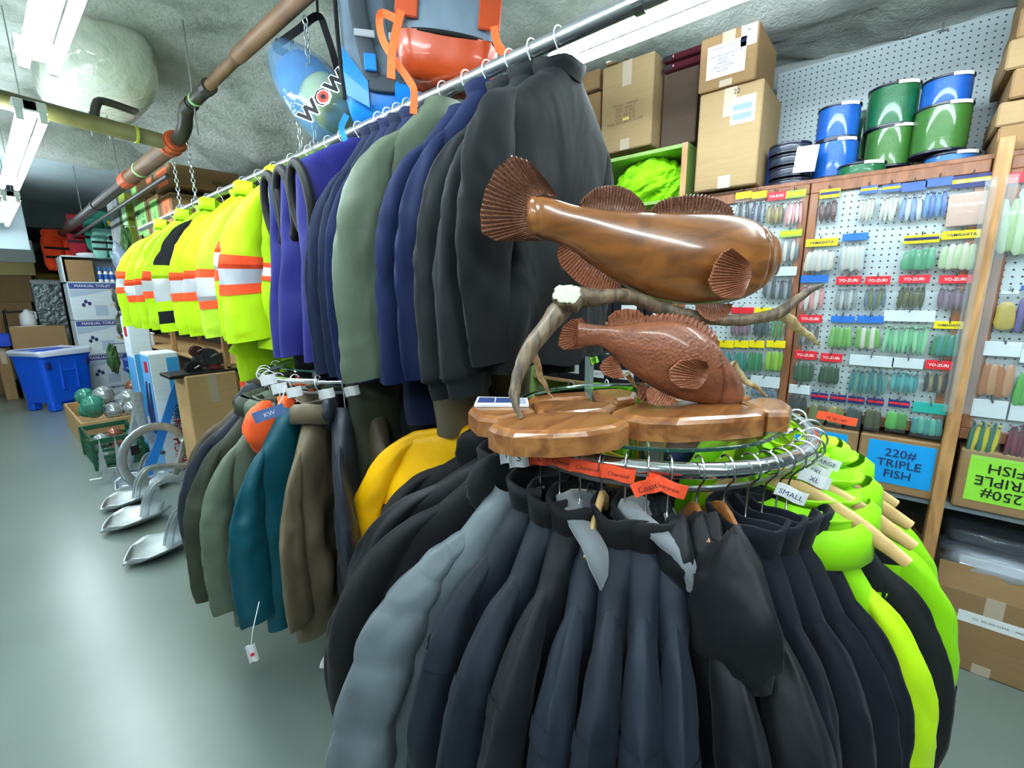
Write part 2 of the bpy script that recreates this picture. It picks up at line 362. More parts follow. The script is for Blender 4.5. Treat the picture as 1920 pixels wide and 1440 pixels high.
# ceiling spot lamps past the beam
for i, (px, py, yy, lb) in enumerate(((85, 283, 7.2, 'small chrome spot lamp on a dark bracket under the foam beam'), (8, 379, 10.5, 'small lit spot lamp far down the aisle'))):
    q = onY(px, py, yy); t = Thing('spot_lamp', lb, 'spot lamp', q, 0, 'spot lamps')
    t.part('bracket', join(cbox(-.05, -.03, .06, .05, .03, .2, .01), tube([(0, 0, .2), (0, 0, 3.1 - q[2])], .012, 8)), DKP)
    t.part('reflector', xf(lathe([(.0, .05), (.03, .05), (.06, .0), (.075, -.05), (.07, -.05)], 14), (0, 0, .03), rx=.5), CHROME, smooth=True)
    t.part('bulb', xf(ellipsoid(.045, .045, .035), (0, -.01, 0)), mat('spot_bulb', (255, 250, 240), .4, emit=5))

# ------------------------------------------------------------------ hanging rail with chains
def railz(y): return 2.264 - .009 * (y - .54)
RX = 1.112
t = Thing('hanging_rail', 'long galvanised steel pipe rail hung on chains over the aisle', 'clothes rail', (RX, .5, railz(.5)))
t.part('rail_pipe', tube([(RX, y, railz(y)) for y in (-1.6, .5, 2, 3.5, 5.5)], .021, 16), mat('rail_steel', (186, 192, 196), .28, .9, var=.08, vs=30), smooth=True, w=True)
t.part('rail_coupling', tube([(RX, .53, railz(.53)), (RX, .555, railz(.55))], .027, 16), STEEL, w=True)
def torus_link(R, r, stretch, n=10, m=6):
    a = np.arange(n) * 2 * pi / n; P = np.stack([R * cos_(a), 0 * a, R * stretch * sin_(a)], -1)
    return tube(P, r, m, closed=True)
LINK = mesh('chain_link', torus_link(.011, .0032, 1.7), GALV, True)
def chain(label, x, y, z0, z1, group='chains holding the rail'):
    t = Thing('chain', label, 'chain', (x, y, z0), 0, group); n = int((z1 - z0) / .03)
    for k in range(n):
        o = t.part('chain_link', LINK, None); o.location = (0, 0, .012 + k * .03); o.rotation_euler = (0, 0, (k % 2) * pi / 2)
    t.part('chain_ring', tube([(0.028 * cos(a), 0, -.01 + .028 * sin(a)) for a in np.arange(12) * pi / 6], .003, 6, closed=True), GALV)
for (y, dx, lb) in ((2.1, 0, 'steel chain from the pipe down to the rail behind the clear dry bag'), (2.28, .02, 'second steel chain beside the dry bag, hung from the brown pipe'), (3.83, 0, 'steel chain dropping from the dark pipe elbow to the rail'), (4.2, 0, 'steel chain dropping from the orange coupling to the rail')):
    chain(lb, RX + dx, y, railz(y) + .02, 2.8 if y < 3.3 else 2.66)
# ================================================================== clothes
WOOD_H = mat('hanger_beech', (206, 168, 112), .45, var=.1, vs=20, stretch=(1, 1, 6)); BRWN_H = mat('hanger_brown', (150, 92, 44), .3, var=.15, vs=20, coat=.4)
CLEAR_H = mat('hanger_clear', (215, 225, 230), .08, alpha=.4, coat=.6, spec=.9); WHITE_H = plas('hanger_white', (222, 226, 228))
REFL = mat('reflective_tape', (196, 200, 208), .35, .3, var=.05); ORB = fab('orange_band', (255, 84, 40))
HM = {'clear': CLEAR_H, 'white': WHITE_H, 'wood': WOOD_H, 'brown': BRWN_H}
def hanger(hook, ang, kind, hw, label, group, bar=-.085, dr=.085):
    t = Thing('clothes_hanger', label, 'hanger', hook, ang, group)
    a = np.linspace(2.6, -1.0, 10); R = .027
    P = [(R * cos(q), 0, R * sin(q) + .002) for q in a] + [(.004, 0, -.035), (0, 0, -.05), (0, 0, bar + .005)]
    t.part('hook', tube(P, .0022, 6), WHITE_H if kind == 'white' else WIRE, smooth=True)
    m = HM[kind]; n = 13; x = np.linspace(-1, 1, n) * hw
    z = bar - dr * (np.abs(np.linspace(-1, 1, n)) ** 1.25)
    if kind in ('wood', 'brown'):
        g = tube([(p, .004 * sin(p * 9), q) for p, q in zip(x, z)], np.interp(np.abs(x) / hw, [0, .6, 1], [.017, .019, .012]), 8, ry=[.007] * n)
    elif kind == 'clear': g = tube([(p, 0, q) for p, q in zip(x, z)], np.interp(np.abs(x) / hw, [0, .2, 1], [.016, .012, .008]), 8, ry=[.0045] * n)
    else: g = tube([(p, 0, q) for p, q in zip(x, z)], [.0055] * n, 8)
    t.part('shoulder_bar', g, m, smooth=True)
    if kind in ('white', 'clear'): t.part('neck_block', cbox(-.012, -.005, bar - .012, .012, .005, bar + .022, .003), m)
    return t

class Garm:
    def __init__(s, hw, L, th, nd, slope, flare, seed, slL, sr, quilt, swing, sag, rib, bell=False):
        s.__dict__.update(locals()); r = random.Random(seed); s.ph = [r.uniform(0, 6.28) for _ in range(8)]; s.rr = r
        s.lean = r.uniform(-.03, .03)
    def bend(s, P):
        d = np.clip(-P[..., 2] - s.nd - .08, 0, None); Q = P.copy()
        Q[..., 0] += s.flare * .34 * np.tanh(d / .34); Q[..., 1] += s.lean * d * 1.5; return Q
    def body(s, nr=18, na=44, z0=None, z1=None, off=0.0, a0=0, a1=2 * pi):
        """rows down the torso; off pushes outwards"""
        full = abs(a1 - a0 - 2 * pi) < 1e-6
        a = a0 + (a1 - a0) * (np.arange(na) / na if full else np.linspace(0, 1, na))
        rows = []
        if z0 is None: sched = [('s', u) for u in (0, .08, .25, .5, .75, .92, 1)] + [('b', u) for u in np.linspace(.03, 1, nr)]
        else: sched = [('b', u) for u in np.linspace(z0, z1, nr)]
        for k, u in sched:
            if k == 's': hw = .068 + (s.hw - .068) * u; z = -s.nd + .012 * (u == 0) - s.slope * u ** 1.25; ht = .05 + (s.th - .05) * u; tt = 0; ex = .85
            else:
                tt = u; hw = s.hw * (1 - .06 * sin(pi * min(1, u * 1.2)) + .07 * u); z = -s.nd - s.slope - u * (s.L - s.slope); ht = s.th * (1 + .35 * u); ex = .8
            if s.rib and k == 'b' and u > .9: hw *= .95; ht *= .9
            cx, sy = cos_(a), sin_(a); x = (hw + off) * np.sign(cx) * np.abs(cx) ** ex; y = (ht + off) * np.sign(sy) * np.abs(sy) ** .85
            A1 = .018 * min(1, tt * 1.6)
            y = y + A1 * sin_(x * 22 + s.ph[0] + 1.5 * sin(z * 4 + s.ph[1])) + .3 * A1 * sin_(x * 47 + s.ph[2] + 2 * sin(z * 7))
            y = y + .006 * sin_(z * 25 + x * 14 + s.ph[3]) * min(1, tt * 3)
            P = np.stack([x, y, np.full_like(x, z) + .008 * sin_(x * 30 + s.ph[4]) * tt], -1)
            if s.quilt: q = abs(sin(pi * tt * 9)) ** .6; P[:, :2] *= (1 + .14 * q * (tt > 0))
            rows.append(P)
        return s.bend(A(rows))
    def path(s, sd, n=30):
        w = s.swing if sd > 0 else -s.swing * .5
        e = 1.0 if sd > 0 else .5; z0 = -s.nd - s.slope
        P = catmull([(s.hw * .60, 0, -s.nd - s.slope * .56), (s.hw * .82, 0, -s.nd - s.slope * .84), (s.hw + .004, w * .1, z0 - .035), (s.hw + .028 * e, w * .4, z0 - .15),
                     (s.hw + .036 * e, w * .8, z0 - s.slL * .5), (s.hw + .02 * e, w, z0 - s.slL * .8), (s.hw + .005 * e, w * .9, z0 - s.slL)], 14 if s.quilt else 9)
        P[:, 0] *= sd; return P
    def sleeve(s, sd, t0=0, t1=1, off=0, na=34):
        P = s.path(sd); m = len(P); T = np.linspace(0, 1, m); i0, i1 = int(round(t0 * (m - 1))), int(round(t1 * (m - 1)))
        a = np.arange(na) * 2 * pi / na; T3, N, B = frames(P); rows = []
        k = 1.0 if sd > 0 else .75
        Q = np.stack([cos_(a), sin_(a), 0 * a], -1)
        for i in range(i0, i1 + 1):
            t = T[i]; r = s.sr * k * (np.interp(t, [0, .12, .28, .42, .62, .93, 1], [.16, .26, .4, .56, .8, 1.02, 1.0] if s.bell else [.22, .4, .66, .86, .96, .84, .8]))
            q = Q.copy(); q[:, 2] = t * 5.0
            el = .5 + .9 * np.exp(-((t - .58) / .16) ** 2)
            d1 = nz(q * A([.8, .8, 1.0]), 1.1, s.seed * .37); rd = 1 - 2 * np.abs(nz(q * A([1, 1, 1.7]), 1.25, s.seed * .61 + 3))
            rad = r * (1 + .08 * d1 + .085 * el * rd * (t > .2) + .035 * el * (1 - 2 * np.abs(nz(q * A([1.4, 1.4, 3.4]), 1.3, s.seed * .83 + 9))) * (t > .25) + .07 * sin_(3 * a + s.ph[5] + 1.6 * t) * min(1, t * 3) + .04 * sin_(5 * a + s.ph[6] - 2.2 * t)) + off
            if s.quilt: rad = rad * (.9 + .17 * abs(sin(pi * t * 9.5)) ** .5)
            if s.rib and t > .93: rad = rad * .8
            ring = P[i] + N[i] * (cos_(a) * rad)[:, None] * np.interp(t, [0, .3, .45], [.7, .9, 1.1]) + B[i] * (sin_(a) * np.abs(sin_(a)) ** .45 * rad)[:, None]
            mid = P[i][1]; ring[:, 1] = mid + (ring[:, 1] - mid) * s.sag
            rows.append(ring)
        return s.bend(A(rows))

def garment(name, label, group, hook, ang, body, sleeve=None, collar='stand', cm=None, hw=.23, L=.72, th=.04, nd=.1, slope=.1, flare=0.0, slL=.6, sr=.07,
            seed=1, vest=False, quilt=False, bands=(), bbands=(), fs=1, rib=False, swing=None, sag=.72, cuff=None, hang='clear', hlabel=None, hgroup='hangers on the rails', hoodk=(1, 1, 1), hoodo=(0, 0, 0),
            placket=None, inner=True, hang_hw=None, yoke=None, side=None, cat='jacket', bar=None, bell=False, colh=1.0):
    if swing is None: swing = random.Random(seed * 3 + 1).uniform(-.022, .022)
    g = Garm(hw, L, th, nd, slope, flare, seed, slL, sr, quilt, swing, sag, rib, bell)
    t = Thing(name, label, cat, hook, ang, group)
    B = g.body(); G = grid(B, wrap=True, flip=True)
    t.part('body', G, body, smooth=True)
    sm = sleeve or body
    if not vest:
        for sd in ((1, -1) if inner else (1,)):
            s = t.part('sleeve', grid(g.sleeve(sd), wrap=True, flip=sd > 0), sm, smooth=True)
            if cuff is not None: t.part('cuff', grid(g.sleeve(sd, .92, 1, .003), wrap=True, flip=sd > 0), cuff, s, smooth=True)
            if quilt:
                for k_ in range(1, 10): t.part('quilt_seam', grid(g.sleeve(sd, k_ / 9.5 - .003, k_ / 9.5 + .003, .001), wrap=True, flip=sd > 0), QSEAM, s, smooth=True)
            for (a, b, m) in bands: t.part('sleeve_band', grid(g.sleeve(sd, a, b, .003), wrap=True, flip=sd > 0), m, s, smooth=True)
    else:
        for sd in (1, -1):
            q = [(sd * (hw - .035 + .03 * sin(u * pi)), th * 1.25 * cos(u * 2 * pi), -nd - slope * .75 - .13 + .15 * sin(u * 2 * pi + pi / 2) * 1.0) for u in np.arange(20) / 20]
            q = [(sd * (hw + .005 - .05 * (1 - cos(v)) * .5), (th + .012) * sin(v), -nd - slope - .13 + .13 * cos(v)) for v in np.arange(24) * 2 * pi / 24]
            Q = g.bend(A(q)); t.part('armhole_trim', tube(Q, .02, 8, ry=[.016] * 24, closed=True), BLACK_T, smooth=True)
    if not vest and 'softshell' in name or 'fleece_collar' in name:
        t.part('arm_seam', grid(g.sleeve(1, .45, .475, .0035), wrap=True, flip=True), sm, smooth=True)
    for (a, b, m) in bbands: t.part('body_band', grid(g.body(4, 44, a, b, .004), wrap=True, flip=True), m, smooth=True)
    if side is not None:      # contrast panel around the outer flank
        t.part('side_panel', grid(g.body(16, 14, .0, 1.0, .003, -.95, .95), flip=True), side, smooth=True)
    if yoke is not None: t.part('yoke', grid(g.body(5, 44, .0, .26, .003), wrap=True, flip=True), yoke, smooth=True)
    if placket is not None:
        rows = g.body(14, 3, .0, 1, .006, fs * pi / 2 - .05, fs * pi / 2 + .05); t.part('zip', grid(rows, flip=True), placket)
    cmat = cm or body; z0 = -nd
    if collar == 'stand' or collar == 'fold':
        h = (.062 if collar == 'stand' else .045) * colh; fl_ = .012 if collar == 'stand' else .03; a = np.linspace(-2.55, 2.55, 20) - fs * pi / 2; rows = []
        for (dr, dz) in ((.0, -.012), (.006, h * .5), (fl_, h), (fl_ - .009, h), (-.006, h * .5), (-.009, -.012)):
            rows.append(np.stack([(.072 + dr) * cos_(a), (.056 + dr) * sin_(a), z0 + dz + .004 * sin_(a * 5 + seed)], -1))
        t.part('collar', grid(A(rows), flip=True), cmat, smooth=True)
        if collar == 'fold':
            rows = []
            for (dr, dz) in ((.028, .045), (.045, .03), (.05, -.025), (.04, -.03), (.03, .02)): rows.append(np.stack([(.072 + dr) * cos_(a) * 1.15, (.056 + dr) * sin_(a), z0 + dz - .02 * np.abs(sin_(a)) + 0 * a], -1))
            t.part('collar_fall', grid(A(rows), flip=True), cmat, smooth=True)
    elif collar == 'fleece':
        P = catmull([(-.035, fs * .05, z0 - .3), (-.06, fs * .06, z0 - .14), (-.085, fs * .02, z0 + .015), (0, -fs * .065, z0 + .055), (.085, fs * .02, z0 + .015), (.07, fs * .06, z0 - .14), (.045, fs * .055, z0 - .32)], 6)
        r = np.interp(np.linspace(0, 1, len(P)), [0, .3, .5, .7, 1], [.012, .03, .032, .03, .012]); v, f = tube(P, r, 10, ry=r * .55)
        v = v + .004 * np.stack([nz(v, 60, 1), nz(v, 60, 2), nz(v, 60, 3)], -1)
        t.part('fleece_collar', (v, f), cmat, smooth=True)
    elif collar == 'hood':
        def hd(P):
            Q = P * (1 + .1 * nz(P, 22, seed) + .06 * nz(P, 55, seed + 2))[..., None]
            Q[..., 1] = np.where(Q[..., 1] * fs > 0, Q[..., 1] * .45, Q[..., 1]); Q[..., 2] -= .35 * np.clip(Q[..., 2], 0, None) * (np.abs(Q[..., 0]) < .03); return Q
        kx, ky, kz = hoodk
        hg = xf(ellipsoid(.115 * kx, .06 * ky, .095 * kz, 28, 18, hd), (hoodo[0], -fs * .045 + hoodo[1], z0 - .01 + hoodo[2]))
        h = t.part('hood', hg, cmat, smooth=True)
    hanger(hook, ang, hang, hang_hw or hw * (.76 if bar is None else .55), hlabel or (' '.join(('%s hanger of the %s' % ({'clear': 'clear', 'white': 'white', 'wood': 'beech', 'brown': 'brown'}[hang], label)).split()[:16])), hgroup, bar=bar if bar is not None else -nd - .03, dr=.085 if bar is not None else slope * .8)
    return t, g
def trousers(label, group, top, ang, m, w=.2, L=.8, th=.03, bands=(), seed=0, gap=.1):
    t = Thing('trousers', label, 'trousers', top, ang, group); rng = random.Random(seed)
    a = np.arange(24) * 2 * pi / 24
    def ring(u, sd, off=0):
        z = -u * L; c = sd * w * (.0 + .5 * min(1, u * 4 + .0)); hw_ = w * (.52 if u > .22 else .75) - .1 * w * u
        x = c + (hw_ + off) * cos_(a); y = (th * (1 + .3 * u) + off) * sin_(a) + .012 * u * sin_(x * 30 + seed) + .006 * sin_(z * 30 + x * 12 + seed)
        return np.stack([x, y, np.full_like(x, z)], -1)
    for sd in (1, -1):
        l = t.part('trouser_leg', grid([ring(u, sd) for u in np.linspace(0, 1, 20)], wrap=True, flip=True), m, smooth=True)
        for (b0, b1, bm) in bands: t.part('leg_band', grid([ring(u, sd, .004) for u in np.linspace(b0, b1, 5)], wrap=True, flip=True), bm, l, smooth=True)
    t.part('waistband', grid([np.stack([(w * .85 + o) * cos_(a), (th + o) * sin_(a), z + 0 * a], -1) for (o, z) in ((.004, .02), (.006, -.05))], wrap=True, flip=True), m, smooth=True)
    return t

QSEAM = fab('quilt_seam', (88, 98, 104), .5)
HV = fab('hivis_yellow', (178, 222, 0), .6, var=.03, sheen=.1); HV2 = fab('hivis_lime', (140, 214, 8), .6, var=.03); HV3 = fab('hivis_mesh', (182, 222, 50), .7, var=.04)
BLK = fab('black', (12, 14, 18)); BLACK_T = fab('black_trim', (20, 21, 24), .55); NAVY = fab('navy', (6, 24, 64)); NAVY2 = fab('navy_dark', (9, 22, 52)); CHAR = fab('charcoal', (22, 27, 30))
CHAR2 = fab('charcoal_deep', (15, 19, 22)); SAGE = fab('sage_rainwear', (86, 98, 82), .45, sheen=0); OLIVE = fab('olive_rainwear', (54, 60, 48), .45, sheen=0); PURP = fab('cobalt_foam', (26, 28, 104), .6)
TEAL = fab('teal_rainwear', (14, 74, 88), .42, sheen=0); TAUPE = fab('taupe_rainwear', (102, 92, 74), .42, sheen=0); BROWN = fab('brown_rainwear', (74, 65, 52), .5, sheen=0)
DKB = fab('blue_black', (34, 40, 50), .4); ORH = fab('orange_lining', (238, 92, 40), .5); YEL = fab('yellow_rainwear', (250, 186, 10), .42, sheen=0); GRYP = fab('grey_down', (92, 102, 108), .38, sheen=0)
SLATE = fab('slate_softshell', (16, 24, 36), .6); SLATE2 = fab('ink_softshell', (11, 15, 22), .6); SLATE3 = fab('steel_softshell', (21, 30, 43), .6); FLEECE = fab('grey_fleece', (112, 118, 124), .95, var=.15, sheen=.5)
PARKA = fab('black_parka', (12, 15, 20), .5); INKN = fab('ink_fleece', (10, 15, 26), .9); MINT = fab('mint_lining', (196, 240, 200), .7); KHAKI = fab('khaki', (96, 88, 68), .7)
STR3 = lambda a, b: [(a, a + (b - a) * .3, ORB), (a + (b - a) * .25, a + (b - a) * .75, REFL), (a + (b - a) * .7, b, ORB)]

# ---- clothes on the long rail: local x points to the aisle (towards -X)
def rail(y, **k):
    k.setdefault('slope', .17); k.setdefault('flare', .22); k.setdefault('bell', True); k.setdefault('sag', .62); k.setdefault('colh', .45)
    return garment(hook=(RX, y, railz(y)), ang=pi + k.pop('turn', 0.0), group=k.pop('grp', 'clothes on the long rail'), **k)
def pxY(px): # rail position under a photo column
    a = None
    for y in np.arange(.4, 5.3, .01):
        d = A([RX, y, railz(y)]) - CAM; x = 960 + FPX * np.dot(d, RT) / np.dot(d, FW)
        if x <= px: return float(y)
    return 5.2
rail(.77, name='zip_jacket', label='charcoal softshell jacket with chest zip at the fish end of the rail', body=CHAR2, collar='stand', hw=.25, L=.76, th=.055, slL=.6, sr=.08, nd=.1, slope=.13, fs=-1, placket=BLACK_T, seed=3, hang='white', flare=.03, bell=False, cuff=CHAR2)
rail(.86, name='fleece_pullover', label='dark grey fleece pullover next to the charcoal zip jacket', body=CHAR, collar='stand', hw=.21, L=.72, th=.055, slL=.66, sr=.08, nd=.09, seed=4, rib=True, cuff=CHAR, hang='white')
rail(.94, name='fleece_pullover', label='dark grey fleece pullover hanging against the royal navy fleeces', body=CHAR, collar='stand', hw=.21, L=.7, th=.05, slL=.66, sr=.08, nd=.1, seed=5, rib=True, cuff=CHAR, hang='white')
rail(1.03, name='fleece_jacket', label='royal navy fleece jacket beside the dark grey fleeces', body=NAVY, collar='stand', hw=.2, L=.78, th=.045, slL=.64, sr=.078, nd=.08, seed=6, hang='white')
rail(1.12, name='fleece_jacket', label='royal navy fleece jacket beside the pale sage rain jacket', body=NAVY, collar='none', hw=.21, L=.8, th=.045, slL=.64, sr=.078, nd=.1, seed=7, hang='white')
rail(1.23, name='rain_jacket', label='pale sage green rain jacket with broad loose sleeve', body=SAGE, collar='none', hw=.22, L=.82, th=.045, slL=.68, sr=.1, nd=.05, seed=8, hang='white', flare=.3)
for i, (y, m, lb) in enumerate(((1.35, NAVY, 'navy fleece jacket pressed against the sage rain jacket'), (1.42, NAVY2, 'dark navy fleece jacket second behind the sage rain jacket'), (1.48, NAVY, 'navy fleece jacket third behind the sage rain jacket'), (1.54, NAVY2, 'dark navy fleece jacket fourth behind the sage rain jacket'), (1.6, NAVY2, 'dark navy fleece jacket nearest the blue vests'))):
    rail(y, name='fleece_jacket', label=lb, body=m, collar='stand', hw=.18, L=.84, th=.035, slL=.7, sr=.062, nd=.07, flare=.2, seed=20 + i, hang='white')
for i, (y, lb) in enumerate(((1.74, 'cobalt blue foam vest with black armholes nearest the navy fleeces'), (1.86, 'cobalt blue foam vest with black armholes, middle of three'), (1.98, 'cobalt blue foam vest with black armholes nearest the yellow jackets'))):
    rail(y, name='foam_vest', label=lb, body=PURP, collar='none', hw=.27, L=.84, th=.055, nd=.06, slope=.12, seed=30 + i, vest=True, hang='white', cat='vest', flare=.14, bell=False)
hv = [(2.16, HV, 'hi-vis yellow rain jacket beside the blue vests, taped on the sleeve', {'bands': STR3(.62, .76), 'bbands': STR3(.42, .54), 'L': .8, 'sr': .105, 'hw': .24}),
      (2.34, HV, 'hi-vis yellow rain jacket with a wide orange-edged sleeve band', {'bands': STR3(.54, .7), 'bbands': STR3(.5, .62), 'sr': .095, 'L': .74}),
      (2.54, HV3, 'pale mesh hi-vis yellow jacket with orange-edged band', {'bands': STR3(.64, .82), 'sr': .1, 'L': .7}),
      (2.74, HV, 'hi-vis yellow jacket behind the pale mesh one', {'bands': STR3(.64, .78)}),
      (2.96, HV, 'hi-vis yellow jacket hanging before the black-sleeved one', {'bands': STR3(.64, .78), 'L': .78}),
      (3.32, HV, 'hi-vis jacket with black sleeve and plain silver band', {'sleeve': BLK, 'bands': [(.6, .66, HV), (.65, .78, REFL), (.77, .83, HV)], 'cuff': HV}),
      (3.58, HV, 'hi-vis yellow jacket just past the black-sleeved one', {'bands': STR3(.62, .76)}),
      (3.84, HV, 'hi-vis yellow jacket second past the black-sleeved one', {'bands': STR3(.64, .78)}),
      (4.1, HV, 'hi-vis yellow jacket next to the last one by the labelled cartons', {'bands': STR3(.64, .78)}),
      (4.4, HV, 'hi-vis yellow jacket last on the rail by the labelled cartons', {'bands': STR3(.58, .72)})]
for i, (y, m, lb, kw) in enumerate(hv):
    k = dict(hw=.22, L=.74, th=.055, slL=.6, sr=.1, nd=.085, slope=.15, seed=40 + i, hang='white', collar='fold' if i % 2 else 'stand', grp='hi-vis jackets on the long rail'); k.update(kw)
    rail(y, name='hivis_jacket', label=lb, body=m, **k)
RB = STR3(.5, .78)
def low(px, py, lb, m, **k):
    q = onX(px, py, RX); trousers(lb, 'trousers below the rail', tuple(q), pi, m, **k)
low(512, 610, 'hi-vis yellow trousers with orange-edged silver band below the jackets', HV, w=.22, L=.6, th=.05, bands=STR3(.5, .72), seed=2)
low(748, 560, 'olive green rain trousers hanging below the sage jacket', OLIVE, w=.26, L=.8, th=.06, seed=5)
low(850, 560, 'navy trousers hanging under the royal navy fleeces', NAVY2, w=.24, L=.42, th=.05, seed=6)
low(905, 520, 'khaki brown trousers showing under the dark grey fleeces', KHAKI, w=.24, L=.5, th=.05, seed=7)
low(640, 560, 'black trousers in the dark under the navy fleeces', BLK, w=.25, L=.34, th=.12, seed=8)
low(395, 520, 'black trousers under the yellow jackets beside the downrigger cartons', BLK, w=.22, L=.4, th=.1, seed=9)

# ---- round racks
def rack(name, label, c, R, zr):
    t = Thing(name, label, 'clothes rack', (c[0], c[1], 0), 0, 'round chrome clothes racks')
    a = np.arange(64) * 2 * pi / 64
    t.part('ring_rail', tube(np.stack([R * cos_(a), R * sin_(a), zr + 0 * a], -1), .0165, 14, closed=True), CHROME, smooth=True)
    t.part('ring_edge', tube(np.stack([(R - .028) * cos_(a), (R - .028) * sin_(a), zr - .05 + 0 * a], -1), .007, 6, ry=[.003] * 64, closed=True), STEEL)
    t.part('post', tube([(0, 0, .03), (0, 0, zr - .05)], .022, 12), CHROME, smooth=True)
    for k in range(4):
        q = k * pi / 2 + .5
        t.part('spoke', tube([(0, 0, zr - .06), (.6 * R * cos(q), .6 * R * sin(q), zr - .055), (R * cos(q), R * sin(q), zr - .02)], .009, 8), CHROME)
        t.part('glass_support', cbox(R * .78 * cos(q) - .012, R * .78 * sin(q) - .012, zr - .06, R * .78 * cos(q) + .012, R * .78 * sin(q) + .012, zr + .033, .003), STEEL)
        t.part('foot', tube(catmull([(0, 0, .1), (.2 * cos(q), .2 * sin(q), .06), (.42 * cos(q), .42 * sin(q), .03), (.45 * cos(q), .45 * sin(q), .012)], 3), .014, 8), WHITE)
    t.part('base_ring', tube(np.stack([.36 * cos_(a[::2]), .36 * sin_(a[::2]), .2 + 0 * a[::2]], -1), .012, 8, closed=True), WHITE, smooth=True)
    return t
KF = .88
RC, RR, RZ = A([1.144, .495]), .387, 1.6 - .38 * KF
rack('round_rack', 'round chrome rack of black and hi-vis jackets under the fish carving', RC, RR, RZ)
R2C = A([1.127, 1.936])
rack('round_rack', 'round chrome rack of green and brown rain jackets beyond the fish', R2C, RR, RZ)
GLASS = mat('clear_glass', (205, 235, 225), .02, trans=1.0, ior=1.45); GEDGE = mat('glass_rim', (30, 66, 58), .1, coat=.5)
GZ = RZ + .029; GC = A([1.10, .488]); GR = .33
t = Thing('glass_top', 'round clear glass top with dark green rim carrying the fish carving', 'glass top', (GC[0], GC[1], GZ), 0, 'glass rack tops')
t.part('pane', lathe([(0.0, 0), (GR - .004, 0), (GR - .004, .008), (0.0, .008)], 72), GLASS)
t.part('rim', lathe([(GR - .004, 0), (GR, .001), (GR, .007), (GR - .004, .008)], 72), GEDGE)
t = Thing('glass_top', 'bare round glass top on the rain jacket rack', 'glass top', (R2C[0], R2C[1], GZ), 0, 'glass rack tops')
t.part('pane', lathe([(0.0, 0), (GR - .004, 0), (GR - .004, .008), (0.0, .008)], 72), GLASS)
t.part('rim', lathe([(GR - .004, 0), (GR, .001), (GR, .007), (GR - .004, .008)], 72), GEDGE)
def ring(deg, c=RC, **k):
    a = RAD(deg); return garment(hook=(c[0] + RR * cos(a), c[1] + RR * sin(a), RZ), ang=a, group=k.pop('grp', 'jackets on the fish rack'), **(k if c is RC else dict(k, hw=k.get('hw', .23) * .83, th=k.get('th', .04) * .85, sr=k.get('sr', .07) * .85)))
# front rack, round from the far left towards the camera and on to the right
ring(108, name='rain_jacket', label='bright yellow rain jacket with long straight sleeve on the fish rack', body=YEL, collar='fold', L=.72, th=.045, slL=.68, hw=0.38, flare=0.72, sr=0.062, nd=0.06, slope=0.09, seed=60, sag=.6, hang='white')
ring(121, name='hooded_jacket', label='black hooded jacket beside the yellow rain jacket', body=BLK, collar='hood', L=.78, th=.045, hw=0.26, flare=0.42, sr=0.055, nd=0.1, slope=0.12, seed=61, hang='white', hoodk=(1.1, 1, 1))
ring(133, name='hooded_jacket', label='black hooded jacket below the white size tags', body=PARKA, collar='hood', L=.8, th=.045, hw=0.25, flare=0.48, sr=0.06, nd=0.11, slope=0.12, seed=62, hang='white', hoodk=(1.2, 1, 1.1))
ring(145, name='shell_jacket', label='plain black shell jacket lying over the grey padded one', body=BLK, collar='stand', L=.85, th=.045, slL=.66, hw=0.23, flare=0.58, sr=0.06, nd=0.11, slope=0.12, seed=63, hang='white')
ring(159, name='padded_jacket', label='grey quilted padded jacket with hood and bulging sleeve', body=GRYP, collar='hood', cm=CHAR, L=.85, th=.05, slL=.72, hw=0.2, flare=0.55, sr=0.075, nd=0.12, slope=0.12, seed=64, quilt=True, hoodk=(1.1, 1.1, 1), bar=-.115)
ring(169, name='softshell_jacket', label='slate softshell jacket next to the grey padded one', body=SLATE, collar='stand', cm=SLATE2, L=.85, th=.04, slL=.68, hw=0.185, flare=0.32, sr=0.056, nd=0.13, slope=0.12, seed=65, placket=BLACK_T, bar=-.115)
ring(177.5, name='softshell_jacket', label='ink black softshell jacket with white print inside the collar', body=SLATE, collar='stand', cm=BLK, L=.85, th=.036, slL=.68, hw=0.175, flare=0.36, sr=0.054, nd=0.14, slope=0.12, seed=66, bar=-.115)
ring(185, name='softshell_jacket', label='slate softshell jacket with a tall stand collar', body=SLATE2, collar='stand', cm=BLK, L=.85, th=.034, slL=.68, hw=0.17, flare=0.36, sr=0.054, nd=0.14, slope=0.12, seed=67, bar=-.115)
ring(192, name='fleece_collar_jacket', label='steel blue jacket with grey fleece collar on a pale wooden hanger', body=SLATE3, collar='fleece', cm=FLEECE, L=.85, th=.034, slL=.68, hw=0.17, flare=0.32, sr=0.052, nd=0.16, slope=0.11, seed=68, bar=-.075, hang='wood')
ring(199, name='softshell_jacket', label='black softshell jacket beside the pale wooden hanger', body=SLATE, collar='stand', cm=BLK, L=.85, th=.034, slL=.68, hw=0.17, flare=0.3, sr=0.052, nd=0.14, slope=0.12, seed=69, bar=-.115)
ring(205, name='softshell_jacket', label='black softshell jacket under the crossed orange tags', body=SLATE3, collar='stand', cm=BLK, L=.85, th=.034, slL=.68, hw=0.17, flare=0.28, sr=0.052, nd=0.14, slope=0.12, seed=70, bar=-.115)
ring(211, name='fleece_collar_jacket', label='slate jacket with grey fleece collar on a clear hanger', body=SLATE3, collar='fleece', cm=FLEECE, L=.85, th=.034, slL=.68, hw=0.17, flare=0.26, sr=0.052, nd=0.15, slope=0.12, seed=71, bar=-.115)
